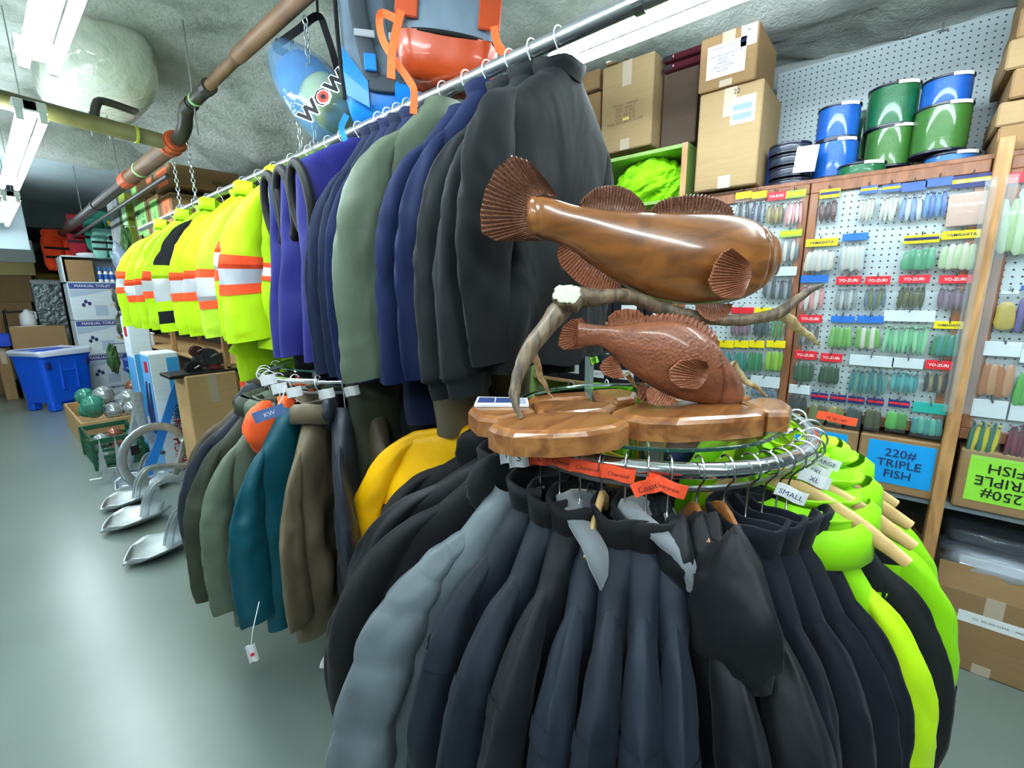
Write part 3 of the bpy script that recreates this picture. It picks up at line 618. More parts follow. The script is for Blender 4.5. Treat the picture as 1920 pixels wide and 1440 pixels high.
ring(219, name='insulated_jacket', label='black insulated jacket with slim hood on a varnished brown hanger', body=PARKA, collar='hood', L=.85, th=.042, slL=.68, hw=0.17, flare=0.22, sr=0.056, nd=0.14, slope=0.12, seed=72, bar=-.08, hang='brown', hoodk=(.9, .9, .9))
tq, gq = ring(227, name='hooded_parka', label='black parka with a big hood and white zip flash', body=PARKA, collar='hood', L=.88, th=.05, slL=.7, hw=0.18, flare=0.26, sr=0.066, nd=0.13, slope=0.12, seed=73, bar=-.08, hang='brown', hoodk=(1.35, 1.2, 1.5), hoodo=(.08, .0, -.06))
fr = gq.body(10, 3, .06, .36, .008, .62, .72); tq.part('zip_flash', grid(fr, flip=True), mat('white_tape', (230, 232, 236), .5))
fr = gq.body(6, 3, .12, .34, .012, 1.05, 1.14); tq.part('yellow_tab', grid(fr, flip=True), YEL)
for i, (d, lb) in enumerate(((234.5, 'ink fleece jacket pressed against the black parka'), (240.5, 'ink fleece jacket second from the black parka'), (246.5, 'ink fleece jacket third from the black parka'), (252, 'ink fleece jacket against the first hi-vis jacket'))):
    ring(d, name='fleece_jacket', label=lb, body=INKN, collar='stand', hw=.165, L=.85, th=.036, sr=.054, slL=.68, flare=.02, slope=.13, seed=74 + i, nd=.15, bar=-.135)
HVK = dict(bar=-.075, collar='fold', L=.85, slL=.66, hang='wood', hang_hw=.19, grp='hi-vis jackets on the fish rack')
ring(259, name='hivis_jacket', label='hi-vis yellow jacket on the SMALL wooden hanger', body=HV2, sleeve=HV, cm=HV2, th=.04, hw=0.175, flare=0.0, sr=0.058, nd=0.15, slope=0.13, seed=80, **HVK)
ring(267, name='hivis_jacket', label='hi-vis and charcoal jacket on the XL wooden hanger', body=CHAR2, sleeve=CHAR2, cm=HV2, th=.045, hw=0.18, flare=0.0, sr=0.058, nd=0.13, slope=0.13, seed=81, yoke=CHAR2, cuff=HV2, side=HV2, **HVK)
ring(277, name='hivis_jacket', label='hi-vis jacket with charcoal panels on the 2XL wooden hanger', body=CHAR2, sleeve=HV2, cm=HV2, th=.05, hw=0.195, flare=0.04, sr=0.064, nd=0.11, slope=0.13, seed=82, bands=[(.62, .72, CHAR2)], yoke=HV2, side=HV2, **HVK)
ring(288, name='hivis_jacket', label='hi-vis jacket on the LARGE wooden hanger, full yellow shoulder', body=HV2, sleeve=HV2, cm=HV2, th=.055, hw=0.2, flare=0.04, sr=0.066, nd=0.09, slope=0.13, seed=83, **HVK)
ring(303, name='hivis_jacket', label='hi-vis yellow jacket on a white hanger beside the LARGE one', body=HV, collar='fold', th=.05, hw=0.2, flare=0.1, sr=0.06, nd=0.09, slope=0.12, seed=84, hang='white', grp='hi-vis jackets on the fish rack')
ring(320, name='hivis_jacket', label='hi-vis yellow jacket seen through the glass beside the cartons', body=HV, collar='stand', th=.05, hw=0.18, flare=0.05, sr=0.06, nd=0.08, slope=0.1, seed=85, hang='white', grp='hi-vis jackets on the fish rack')
ring(338, name='hivis_jacket', label='hi-vis lime jacket seen through the glass below the lures', body=HV2, collar='stand', th=.05, hw=0.18, flare=0.05, sr=0.06, nd=0.08, slope=0.1, seed=86, hang='white', grp='hi-vis jackets on the fish rack')
ring(0, name='fleece_jacket', label='navy fleece jacket seen through the glass behind the carving', body=NAVY, collar='stand', th=.05, hw=0.18, flare=0.05, sr=0.06, nd=0.09, slope=0.1, seed=87, hang='white')
ring(22, name='hivis_jacket', label='hi-vis yellow jacket showing between the black jackets under the glass', body=HV, collar='fold', th=.055, hw=0.18, flare=0.05, sr=0.06, nd=0.05, slope=0.1, seed=88, hang='white', grp='hi-vis jackets on the fish rack')
ring(44, name='hivis_jacket', label='hi-vis lime jacket between the black and yellow ones behind the carving', body=HV2, collar='fold', th=.05, hw=0.18, flare=0.05, sr=0.06, nd=0.05, slope=0.1, seed=89, hang='white', grp='hi-vis jackets on the fish rack')
ring(64, name='shell_jacket', label='black shell jacket under the back of the plank base', body=BLK, collar='stand', th=.045, hw=0.18, flare=0.1, sr=0.06, nd=0.09, slope=0.1, seed=90, hang='white')
ring(84, name='shell_jacket', label='black shell jacket behind the yellow rain jacket', body=BLK, collar='hood', th=.045, hw=0.2, flare=0.3, sr=0.06, nd=0.09, slope=0.1, seed=91, hang='white')
# second rack
K2 = dict(c=R2C, grp='rain jackets on the mid rack', hang='white', bell=True, slope=.15, sag=.6)
ring(150, name='rain_jacket', label='drab brown rain coat at the aisle end of the mid rack', body=BROWN, collar='stand', hw=.27, L=.86, th=.05, sr=.085, flare=.22, seed=101, **K2)
ring(163, name='rain_jacket', label='glossy black rain jacket with puffy collar beside the brown coat', body=DKB, collar='hood', hw=.25, L=.86, th=.05, sr=.075, flare=.22, seed=102, hoodk=(1.1, 1, .8), **K2)
ring(177, name='rain_jacket', label='grey green rain jacket between the black and pale sage ones', body=OLIVE, collar='fold', hw=.25, L=.84, th=.045, sr=.08, flare=.18, seed=103, **K2)
ring(189, name='rain_jacket', label='pale sage rain jacket with turned up cuff and blue hang tag', body=SAGE, collar='fold', hw=.25, L=.86, th=.05, sr=.085, flare=.16, seed=104, **K2)
ring(203, name='rain_jacket', label='teal rain jacket with orange lined hood', body=TEAL, collar='hood', cm=ORH, hw=.25, L=.84, th=.05, sr=.095, flare=.1, seed=105, hoodk=(1.25, 1.2, 1.25), hoodo=(.06, .0, -.06), **K2)
ring(218, name='rain_jacket', label='taupe rain jacket with snap collar beside the teal one', body=TAUPE, collar='fold', hw=.25, L=.86, th=.05, sr=.08, flare=.08, seed=106, **K2)
ring(232, name='rain_jacket', label='dark blue black rain jacket beside the taupe one', body=DKB, collar='hood', hw=.25, L=.84, th=.055, sr=.09, flare=.06, seed=107, hoodk=(1, 1, .8), **K2)
ring(248, name='rain_jacket', label='dark brown rain jacket behind the olive trousers', body=BROWN, collar='stand', hw=.25, L=.82, th=.055, sr=.08, flare=.03, seed=108, **K2)
ring(264, name='shell_jacket', label='black shell jacket on the mid rack behind the yellow sleeve', body=BLK, collar='stand', hw=.25, L=.8, th=.055, seed=109, **K2)
ring(282, name='shell_jacket', label='dark navy shell jacket on the mid rack nearest the fish rack', body=NAVY2, collar='stand', hw=.24, L=.8, th=.055, seed=110, **K2)
ring(128, name='rain_jacket', label='olive rain jacket at the back of the mid rack', body=OLIVE, collar='stand', hw=.23, L=.8, th=.05, seed=111, **K2)

# ---- paper tags on rails
def flag(name, label, c, w, h, m, tilt=0.0, txt=None, ink=INK, group='paper tags on the racks', facing=None, curl=.004):
    """small paper tag facing the aisle around point c"""
    n = A([-c[0], -c[1], 0]) if facing is None else A(facing); n = n / np.linalg.norm(n); ex = np.cross([0, 0, 1.], n); ex /= np.linalg.norm(ex); ey = np.cross(n, ex)
    ex, ey = ex * cos(tilt) + ey * sin(tilt), ey * cos(tilt) - ex * sin(tilt)
    u = np.linspace(-.5, .5, 7); P = [[A(c) + ex * w * a + ey * h * b + n * curl * sin(a * 7) for a in u] for b in (-.5, .5)]
    t = Thing(name, label, 'tag', c, 0, group); t.part('paper', sheet(P, .0008), m, w=True)
    if txt: t.part('lettering', text(txt, min(h * .55, w / max(1, len(txt)) * 1.45), A(c) + n * (curl + .0015), ex, ey), ink, w=True)
    return t
def rtag(deg, lb, m, txt=None, w=.07, h=.028, dz=0.0, tilt=-.2, dr=.03, c=RC):
    a = RAD(deg); return flag('size_tag', lb, (c[0] + (RR + dr) * cos(a), c[1] + (RR + dr) * sin(a), RZ + dz), w, h, m, tilt, txt)
rtag(182, 'orange tag at the shadowed end of the orange row on the chrome ring', ORANGE_TAG, 'Chevron', tilt=-.25, dz=-.004)
rtag(189, 'orange tag on the ring above the pale wooden hanger', ORANGE_TAG, 'Clearance', tilt=-.12, dz=-.004)
rtag(197.5, 'orange tag on the ring just past the pale wooden hanger', ORANGE_TAG, 'Charcoal', tilt=-.12, w=.062, dz=-.006)
rtag(205, 'orange tag marked Coast, slanting against its neighbour', ORANGE_TAG, 'Coast', tilt=.45, dz=-.025, w=.058)
rtag(209.5, 'orange tag hanging aslant over the Coast tag', ORANGE_TAG, 'Clearance', tilt=-.25, dz=-.02, w=.075)
rtag(173, 'small orange tag under the front wooden slab', ORANGE_TAG, 'L', w=.04, h=.035, dz=-.01, tilt=0)
rtag(292, 'orange tag standing out beside the blue carton sign', ORANGE_TAG, 'Hi vis rain', w=.08, h=.02, dz=.03, tilt=-.1, dr=.06)
for d, tx, dz in ((152, 'L', -.02), (157, 'M', -.035), (163, 'S', -.03)): rtag(d, 'white size tag marked %s under the slab' % tx, PAPER, tx, w=.045, h=.05, dz=dz, tilt=.1)
def htag(px, py, t, lb, txt, w=.07, h=.03, tilt=-.25): flag('size_tag', lb, tuple(dep(px, py, t * KF)), w, h, PAPER, tilt, txt, INKB)
htag(1483, 926, .965, 'white SMALL label clipped to a wooden hanger neck', 'SMALL', .052, .026)
htag(1527, 898, 1.02, 'white XL label clipped to a wooden hanger neck', 'XL', .055, .026)
htag(1530, 882, 1.07, 'white 2XL label clipped to a wooden hanger neck', '2XL', .05, .024)
htag(1548, 866, 1.12, 'white LARGE label clipped to a wooden hanger neck', 'LARGE', .055, .024)
for i, (px, py) in enumerate(((503, 712), (524, 728), (552, 735), (613, 738), (660, 733))):
    flag('price_tag', 'small white price tag hanging from the mid rack %s' % ('at its aisle end', 'above the sage jacket', 'above the teal jacket', 'above the taupe jacket', 'above the blue black jacket')[i], tuple(dep(px, py, KF * (1.78 + .01 * i))), .05, .035, PAPER, .15)
t = flag('hang_tag', 'glossy blue hang tag lying on the sage jacket collar', tuple(dep(505, 775, 1.38)), .09, .035, mat('tag_blue', (92, 118, 170), .3), .25, 'KW', INKW); t.part('string', tube([dep(515, 768, 1.385), dep(530, 745, 1.45), dep(535, 722, 1.52)], .0012, 5), PAPER, w=True)
c_ = dep(473, 1225, 1.33); t = flag('hang_tag', 'white hang tag with red maple mark below the teal jacket', tuple(c_), .025, .06, PAPER, .1)
n_ = A([-c_[0], -c_[1], 0]); n_ /= np.linalg.norm(n_); e_ = np.cross([0, 0, 1.], n_)
t.part('maple_mark', ([c_ + n_ * .006 + e_ * r * cos(q) + A([0, 0, 1.]) * r * sin(q) for q, r in [(k * pi / 7 + .2, .009 if k % 2 else .004) for k in range(14)]], [tuple(range(14))]), RED, w=True)
t.part('string', tube([c_ + A([0, 0, .028]), c_ + A([.01, .0, .075]), dep(486, 1128, 1.40)], .0012, 5), PAPER, w=True)
# ================================================================== fish carving on the glass top
def woodmat(name, c1, c2, rough, coat, scale=(3, 3, 18), vs=4, bump=.15, scales=False):
    m = bpy.data.materials.new(name); m.use_nodes = True; t = m.node_tree; b = t.nodes['Principled BSDF']; L = t.links.new
    co = t.nodes.new('ShaderNodeTexCoord'); mp = t.nodes.new('ShaderNodeMapping'); mp.inputs['Scale'].default_value = scale; L(co.outputs['Object'], mp.inputs[0])
    n = t.nodes.new('ShaderNodeTexNoise'); n.inputs['Scale'].default_value = vs; n.inputs['Detail'].default_value = 8; n.inputs['Distortion'].default_value = 1.0; L(mp.outputs[0], n.inputs['Vector'])
    r = t.nodes.new('ShaderNodeValToRGB'); r.color_ramp.elements[0].position = .35; r.color_ramp.elements[1].position = .66; r.color_ramp.elements[0].color = lin(c1); r.color_ramp.elements[1].color = lin(c2)
    L(n.outputs['Fac'], r.inputs[0]); L(r.outputs[0], b.inputs['Base Color']); b.inputs['Roughness'].default_value = rough; b.inputs['Coat Weight'].default_value = coat; b.inputs['Coat Roughness'].default_value = .12
    q = t.nodes.new('ShaderNodeBump'); q.inputs['Strength'].default_value = bump; q.inputs['Distance'].default_value = .003
    if scales:
        v = t.nodes.new('ShaderNodeTexVoronoi'); v.inputs['Scale'].default_value = 150; L(co.outputs['Object'], v.inputs['Vector']); L(v.outputs['Distance'], q.inputs['Height'])
    else: L(n.outputs['Fac'], q.inputs['Height'])
    L(q.outputs[0], b.inputs['Normal']); return m
W_FISH = woodmat('carved_yew', (104, 60, 24), (158, 98, 44), .3, .7, (2.2, 2.2, 7), 3, .06)
W_FISH2 = woodmat('carved_cedar', (112, 60, 36), (142, 82, 52), .45, .35, (3, 3, 8), 4, .5, True)
W_FIN = woodmat('carved_fin', (80, 46, 32), (150, 104, 80), .4, .4, (40, 40, 40), 6, .2)
W_FIN2 = woodmat('carved_fin_red', (118, 64, 42), (176, 116, 84), .45, .3, (40, 40, 40), 6, .2)
W_BASE = woodmat('varnished_base', (118, 70, 36), (172, 116, 64), .28, .6, (2.5, 9, 9), 3, .06)
ANT = woodmat('antler', (72, 60, 50), (130, 110, 84), .5, .1, (14, 14, 3), 4, .6)
ANT_TIP = woodmat('antler_tip', (150, 122, 80), (206, 184, 140), .4, .2, (10, 10, 3), 5, .2)
ZT = 1.6 - .282 * KF; GT = GZ + .008
Z2 = lambda x, y: (870 + x / 2.4, 260 + y / 2.4)
carv = Thing('fish_carving', 'carved wooden pair of fish on an antler over a plank base', 'carving', (GC[0] - .1, GC[1] - .05, GT))
planks = [[(108, 1285), (150, 1258), (300, 1232), (480, 1222), (660, 1228), (745, 1262), (700, 1290), (560, 1312), (400, 1322), (220, 1318), (140, 1302)],
          [(18, 1205), (55, 1165), (200, 1152), (296, 1172), (326, 1214), (268, 1232), (150, 1250), (60, 1240)],
          [(306, 1168), (400, 1160), (560, 1163), (690, 1180), (650, 1205), (500, 1218), (370, 1222), (330, 1205)],
          [(664, 1218), (780, 1182), (1000, 1172), (1250, 1187), (1360, 1215), (1352, 1238), (1200, 1252), (960, 1264), (800, 1257), (746, 1248)],
          [(1240, 1172), (1330, 1152), (1440, 1165), (1480, 1190), (1468, 1222), (1372, 1222), (1290, 1196)],
          [(290, 1150), (400, 1130), (560, 1126), (570, 1150), (430, 1158), (320, 1164)],
          [(578, 1126), (700, 1120), (780, 1135), (770, 1165), (690, 1174), (590, 1155)],
          [(790, 1132), (1000, 1125), (1240, 1140), (1300, 1150), (1230, 1168), (1000, 1167), (800, 1170)]]
for i, pl_ in enumerate(planks):
    q = [onZ(*Z2(*p), ZT) for p in pl_][::-1]
    qq = A(q)[:, :2]
    if np.sum(qq[:, 0] * np.roll(qq[:, 1], -1) - np.roll(qq[:, 0], -1) * qq[:, 1]) < 0: q = q[::-1]
    carv.part('base_plank', slab(q, GT + .0005, ZT - .003 * (i % 3), .012), W_BASE, w=True)
def fish(st, q, n, thk, mt, name, gill, seed, label):
    """body lofted along stations (photo outline on the upright plane q, n) with oval sections"""
    ez = A([0, 0, 1.]); n = A(n) / np.linalg.norm(n); xs = A([s[0] for s in st]); X = np.linspace(xs[0], xs[-1], 130)
    top = np.interp(X, xs, [s[1] for s in st]); bot = np.interp(X, xs, [s[2] for s in st])
    k = np.ones(11) / 11
    for _ in range(2): top = np.r_[top[:5], np.convolve(top, k, 'valid'), top[-5:]]; bot = np.r_[bot[:5], np.convolve(bot, k, 'valid'), bot[-5:]]
    a = np.arange(36) * 2 * pi / 36; rows = []
    for i, x in enumerate(X):
        T = onP(*Z2(x, top[i]), q, n); B = onP(*Z2(x, bot[i]), q, n); c = (T + B) / 2; up = (T - B) / 2; h = np.linalg.norm(up)
        u = (x - xs[0]) / (xs[-1] - xs[0]); w = min(h * .62, thk) * (1 if u < .97 else .8)
        s_, c_ = sin_(a), cos_(a)
        off = np.sign(c_) * np.abs(c_) ** .85 * w
        # gill cover: raised plate ending in a groove, then the narrower face
        gx = x - gill(s_)
        stp = np.where(gx < -60, 1.0, np.where(gx < 0, 1 + .07 * (gx + 60) / 60, np.where(gx < 20, .66, .9 + .05 * sin_(gx * .09) * np.cos(s_ * 3))))
        off = off * stp
        rows.append(c + up * (s_)[:, None] + n * off[:, None])
    g = grid(A(rows), wrap=True); m = len(rows)
    def surf(x, y, lift=0.0):
        i = int(np.clip(np.searchsorted(X, x), 0, len(X) - 1)); T = onP(*Z2(x, top[i]), q, n); B = onP(*Z2(x, bot[i]), q, n); h = np.linalg.norm(T - B) / 2
        u = (x - xs[0]) / (xs[-1] - xs[0]); w = min(h * .62, thk) * (1 if u < .97 else .8); s_ = np.clip(((top[i] + bot[i]) / 2 - y) / ((bot[i] - top[i]) / 2), -1, 1)
        return onP(*Z2(x, y), q + n * (max(0.0, 1 - s_ * s_) ** .42 * w * (.9 if x > gill(s_) else 1) + lift), n)
    g = (g[0], g[1] + [tuple(range(36))[::-1], tuple(range((m - 1) * 36, m * 36))])
    return carv.part(name, g, mt, smooth=True, w=True, label=label), surf
def fin(name, base, outer, q, n, mt, par, rays, amp=.004, out0=0.0, out1=0.0, spike=0.0, th=.006):
    n = A(n) / np.linalg.norm(n); nb = rays * 4 + 1; u = np.linspace(0, 1, nb)
    def res(P):
        P = A(P); d = np.r_[0, np.cumsum(np.linalg.norm(np.diff(P, axis=0), axis=1))]; d /= d[-1]; return np.stack([np.interp(u, d, P[:, 0]), np.interp(u, d, P[:, 1])], -1)
    b, o = res(base), res(outer); rows = []
    if spike: ph = (np.arange(nb) % 4) / 4.0; o = b + (o - b) * (1 - spike * np.abs(ph - .25))[:, None]
    for v in np.linspace(0, 1, 7):
        P = b * (1 - v) + o * v; zig = amp * cos_(u * rays * 2 * pi) * min(1, v * 2 + .2)
        off = out0 * (1 - v) + out1 * v; rows.append([onP(*Z2(*p), q + n * off, n) + n * zg for p, zg in zip(P, zig)])
    return carv.part(name, sheet(rows, th, n), mt, par, smooth=False, w=True)
up1 = [(282, 285, 395), (300, 262, 425), (330, 254, 447), (400, 266, 460), (450, 290, 472), (510, 306, 515), (600, 318, 590), (700, 328, 655), (800, 333, 702), (900, 335, 736), (1000, 335, 749), (1100, 338, 749), (1180, 343, 741), (1250, 354, 720), (1310, 374, 692), (1360, 400, 655), (1400, 446, 610), (1428, 512, 555)]
nF = -_fh * cos(.14) + _r0 * sin(.14); q1 = dep(1190, 470, 1.16 * KF)
F1, S1 = fish(up1, q1, nF, .075, W_FISH, 'fish', lambda s: 1292 + 22 * (1 - s * s) + 8 * s, 1, 'large smooth glossy fish on top')
fin('tail_fin', [(420, 266), (360, 254), (312, 262), (288, 292), (280, 330), (284, 370), (298, 410), (322, 442), (352, 458)], [(375, 195), (290, 100), (215, 75), (140, 140), (95, 230), (73, 330), (80, 425), (145, 462), (330, 458)], q1, nF, W_FIN, F1, 36, .0032, 0, .004)
fin('dorsal_fin', [(510, 308), (820, 336)], [(520, 292), (545, 255), (590, 222), (640, 211), (700, 214), (750, 235), (790, 270), (822, 318)], q1, nF, W_FIN, F1, 26, .0028)
fin('spiny_fin', [(830, 338), (1210, 346)], [(832, 322), (880, 278), (920, 262), (1000, 248), (1080, 250), (1150, 268), (1205, 305), (1212, 340)], q1, nF, W_FIN, F1, 26, .004, spike=.25)
fin('anal_fin', [(450, 470), (560, 560), (700, 650)], [(428, 484), (420, 530), (440, 580), (500, 640), (560, 682), (640, 686), (702, 668)], q1, nF, W_FIN2, F1, 26, .0028)
fin('pectoral_fin', [(1285, 560), (1290, 620), (1262, 695)], [(1200, 494), (1162, 515), (1130, 560), (1110, 620), (1100, 640), (1118, 690), (1160, 718), (1240, 715)], q1, nF, W_FIN2, F1, 22, .0028, .06, .088)
fin('pelvic_fin', [(1040, 742), (1200, 742)], [(1044, 770), (1075, 806), (1110, 822), (1160, 815), (1195, 782), (1206, 746)], q1, nF, W_FIN2, F1, 16, .0028, .03, .045)
for (x, y, r) in ((1345, 425, .0075), (1375, 470, .003), (1392, 492, .003)):
    carv.part('eye' if r > .005 else 'nostril', xf(ellipsoid(r, r, r), S1(x, y, -r * .3)), W_FIN, F1, smooth=True, w=True)
carv.part('mouth', tube(catmull([S1(x, y, .0) for x, y in ((1424, 540), (1408, 560), (1385, 582), (1362, 592))], 4), .003, 6), W_FIN, F1, w=True)
for k_ in range(4): carv.part('head_crease', tube(catmull([S1(1335 + 16 * k_ + dx, y, -.0005) for dx, y in ((0, 470), (7, 520), (6, 570), (-4, 620 - 12 * k_))], 4), .0016, 5), W_FIN, F1, w=True)
lo1 = [(505, 822, 935), (560, 832, 934), (620, 840, 926), (650, 840, 950), (700, 842, 1010), (760, 832, 1060), (820, 822, 1100), (900, 812, 1150), (980, 822, 1176), (1050, 850, 1186), (1100, 892, 1192), (1150, 948, 1202), (1190, 1005, 1208), (1225, 1060, 1206), (1248, 1098, 1186), (1258, 1124, 1160)]
q2 = onZ(*Z2(1050, 1188), ZT); nG = -_fh * cos(.1) + _r0 * sin(.1)
F2, S2 = fish(lo1, q2, nG, .062, W_FISH2, 'fish', lambda s: 1095 + 18 * (1 - s * s) - 14 * s, 2, 'smaller scaly red brown fish below')
fin('tail_fin', [(545, 832), (522, 850), (515, 880), (522, 915), (545, 932)], [(530, 806), (480, 815), (445, 845), (430, 890), (424, 930), (450, 950), (520, 944)], q2, nG, W_FIN2, F2, 20, .002)
fin('dorsal_fin', [(650, 842), (812, 824)], [(646, 806), (680, 776), (730, 765), (780, 770), (816, 798)], q2, nG, W_FIN2, F2, 10, .003)
fin('spiny_fin', [(815, 824), (900, 816), (1000, 830), (1080, 880), (1142, 940)], [(820, 795), (870, 785), (950, 784), (1030, 800), (1090, 828), (1130, 862), (1144, 905)], q2, nG, W_FIN2, F2, 16, .003, spike=.55)
fin('anal_fin', [(690, 995), (722, 1074)], [(662, 974), (625, 1000), (610, 1030), (625, 1060), (670, 1078), (716, 1078)], q2, nG, W_FIN2, F2, 14, .002)
fin('pelvic_fin', [(842, 1115), (962, 1182)], [(818, 1138), (828, 1188), (870, 1202), (930, 1198), (960, 1186)], q2, nG, W_FIN2, F2, 14, .002, .03, .045)
fin('pelvic_fin', [(800, 1095), (850, 1130)], [(782, 1120), (782, 1165), (810, 1184), (840, 1150)], q2, nG, W_FIN2, F2, 7, .003, -.02, -.03)
fin('pectoral_fin', [(1098, 1030), (1092, 1070), (1070, 1108)], [(1088, 1004), (1040, 988), (970, 1000), (925, 1042), (930, 1090), (970, 1120), (1040, 1126)], q2, nG, W_FIN2, F2, 20, .002, .052, .07)
carv.part('eye', xf(ellipsoid(.007, .007, .007), S2(1150, 1015, -.002)), W_FIN, F2, smooth=True, w=True)
carv.part('mouth', tube(catmull([S2(x, y) for x, y in ((1254, 1142), (1232, 1160), (1208, 1166), (1190, 1152))], 4), .003, 6), W_FIN, F2, w=True)
def beam(pts, mt, name='antler', par=None, n=12):
    P = A([dep(*Z2(x, y), d * KF) for x, y, w, d in pts]); R = A([w / 2 / 2.4 / FPX * d * KF for x, y, w, d in pts])
    C4 = catmull(np.c_[P, R], 5); v, f = tube(C4[:, :3], np.clip(C4[:, 3], .0015, 1), n)
    v = v + (.0025 * np.stack([nz(v, 60, 1), nz(v, 60, 2), nz(v, 60, 3)], -1)); return carv.part(name, (v, f), mt, par, smooth=True, w=True)
AN = beam([(470, 705, 95, 1.10), (540, 715, 88, 1.115), (630, 712, 70, 1.13), (720, 705, 62, 1.15), (810, 735, 62, 1.17), (900, 770, 62, 1.185), (1010, 795, 60, 1.19), (1130, 815, 55, 1.19), (1260, 815, 52, 1.18), (1380, 797, 56, 1.16), (1440, 770, 52, 1.15), (1510, 715, 36, 1.14), (1570, 678, 24, 1.13), (1622, 654, 6, 1.12)], ANT)
beam([(1380, 797, 50, 1.16), (1440, 795, 50, 1.165), (1500, 846, 40, 1.17), (1560, 892, 28, 1.18), (1608, 936, 6, 1.19)], ANT_TIP, 'tine', AN)
beam([(480, 720, 70, 1.10), (430, 775, 100, 1.09), (370, 850, 82, 1.075), (295, 950, 74, 1.06), (250, 1050, 60, 1.05), (228, 1130, 46, 1.04), (236, 1205, 36, 1.03), (262, 1258, 20, 1.022)], ANT, 'tine', AN)
beam([(300, 940, 40, 1.07), (322, 1000, 34, 1.12), (345, 1065, 27, 1.17), (372, 1120, 18, 1.21), (398, 1166, 5, 1.228)], ANT_TIP, 'tine', AN)
beam([(1210, 1010, 34, 1.19), (1250, 1070, 30, 1.2), (1300, 1112, 24, 1.21), (1366, 1158, 6, 1.226)], ANT_TIP, 'tine', AN)
beam([(735, 1060, 26, 1.22), (755, 1095, 20, 1.24), (775, 1126, 6, 1.26)], ANT_TIP, 'tine', AN)
# cut burr: pale rough face with a fringe
cb = dep(*Z2(465, 700), 1.055 * KF); nb = -FW * .75 + UP * .5 - RT * .35; nb /= np.linalg.norm(nb); ex = np.cross(UP, nb); ex /= np.linalg.norm(ex); ey = np.cross(nb, ex); ex, ey = ex * cos(-.5) + ey * sin(-.5), ey * cos(-.5) - ex * sin(-.5)
rg = random.Random(4); ko = [rg.uniform(.86, 1.1) for _ in range(36)]
rows = [[cb + nb * d + (ex * .032 * cos(a) + ey * .023 * sin(a)) * r * k for a, k in zip(np.arange(36) * 2 * pi / 36, ko)] for (d, r) in ((-.035, .8), (-.012, 1.12), (-.004, 1.18), (.002, 1.06), (.004, .95), (.003, .5), (.004, .02))]
carv.part('burr', grid(A(rows)[:4], wrap=True), ANT, AN, w=True)
carv.part('cut_face', grid(A(rows)[3:], wrap=True), mat('bone_white', (192, 192, 174), .85, var=.08, vs=60, bump=.8, bs=140, bdist=.004), AN, smooth=True, w=True)
# booklet on the plank
q = [onZ(*Z2(*p), ZT + .0) for p in ((45, 1204), (62, 1166), (285, 1172), (292, 1204))]
t = Thing('price_card', 'small white and blue printed card lying on the plank base', 'card', q[0]); t.part('paper', prism([(*p[:2], ZT - .002) for p in q], (0, 0, .005)), PAPER, w=True)
def lerp2(q, u, v): return (q[0] * (1 - u) + q[3] * u) * (1 - v) + (q[1] * (1 - u) + q[2] * u) * v
for u0, u1 in ((.04, .36), (.38, .7)): t.part('printed_panel', ([tuple(lerp2(q, u, v)[:2]) + (ZT + .0036,) for u, v in ((u0, .25), (u1, .25), (u1, .9), (u0, .9))], [(0, 1, 2, 3)]), mat('print_navy', (44, 60, 110), .5), w=True)
t.part('printed_panel', ([tuple(lerp2(q, u, v)[:2]) + (ZT + .0036,) for u, v in ((.76, .1), (.96, .1), (.96, .9), (.76, .9))], [(0, 1, 2, 3)]), mat('print_grey', (150, 156, 176), .5), w=True)
# ================================================================== right-hand wall: peg boards, shelves, cartons
XF = 2.5
PINE = woodmat('pine_post', (150, 106, 62), (188, 142, 90), .55, .1, (6, 6, 1.2), 4, .1); FRM = woodmat('brown_frame', (112, 68, 44), (142, 92, 62), .5, .2, (6, 6, 1.2), 4, .08)
def pegmat():
    m = bpy.data.materials.new('peg_board'); m.use_nodes = True; t = m.node_tree; b = t.nodes['Principled BSDF']; L = t.links.new
    co = t.nodes.new('ShaderNodeTexCoord'); sp = t.nodes.new('ShaderNodeSeparateXYZ'); L(co.outputs['Object'], sp.inputs[0]); h = []
    for ax in 'YZ':
        a = t.nodes.new('ShaderNodeMath'); a.operation = 'PINGPONG'; a.inputs[1].default_value = .0127; L(sp.outputs[ax], a.inputs[0])
        p = t.nodes.new('ShaderNodeMath'); p.operation = 'POWER'; p.inputs[1].default_value = 2; L(a.outputs[0], p.inputs[0]); h.append(p)
    s = t.nodes.new('ShaderNodeMath'); s.operation = 'ADD'; L(h[0].outputs[0], s.inputs[0]); L(h[1].outputs[0], s.inputs[1])
    l = t.nodes.new('ShaderNodeMath'); l.operation = 'LESS_THAN'; l.inputs[1].default_value = .0036 ** 2; L(s.outputs[0], l.inputs[0])
    mx = t.nodes.new('ShaderNodeMix'); mx.data_type = 'RGBA'; mx.inputs[6].default_value = lin((172, 186, 192)); mx.inputs[7].default_value = lin((44, 40, 40)); L(l.outputs[0], mx.inputs[0]); L(mx.outputs[2], b.inputs['Base Color'])
    b.inputs['Roughness'].default_value = .45; return m
PEG = pegmat()
def YZ(px, py, X=XF): p = onX(px, py, X); return float(p[1]), float(p[2])
ytop = lambda a, X=XF: YZ(*a, X)
YA0, YB0, YB1 = YZ(1345, 560)[0] + .1, YZ(1497, 560)[0], YZ(1812, 560)[0]      # panel joints
ZTOP, ZBOT = 2.07, 1.01
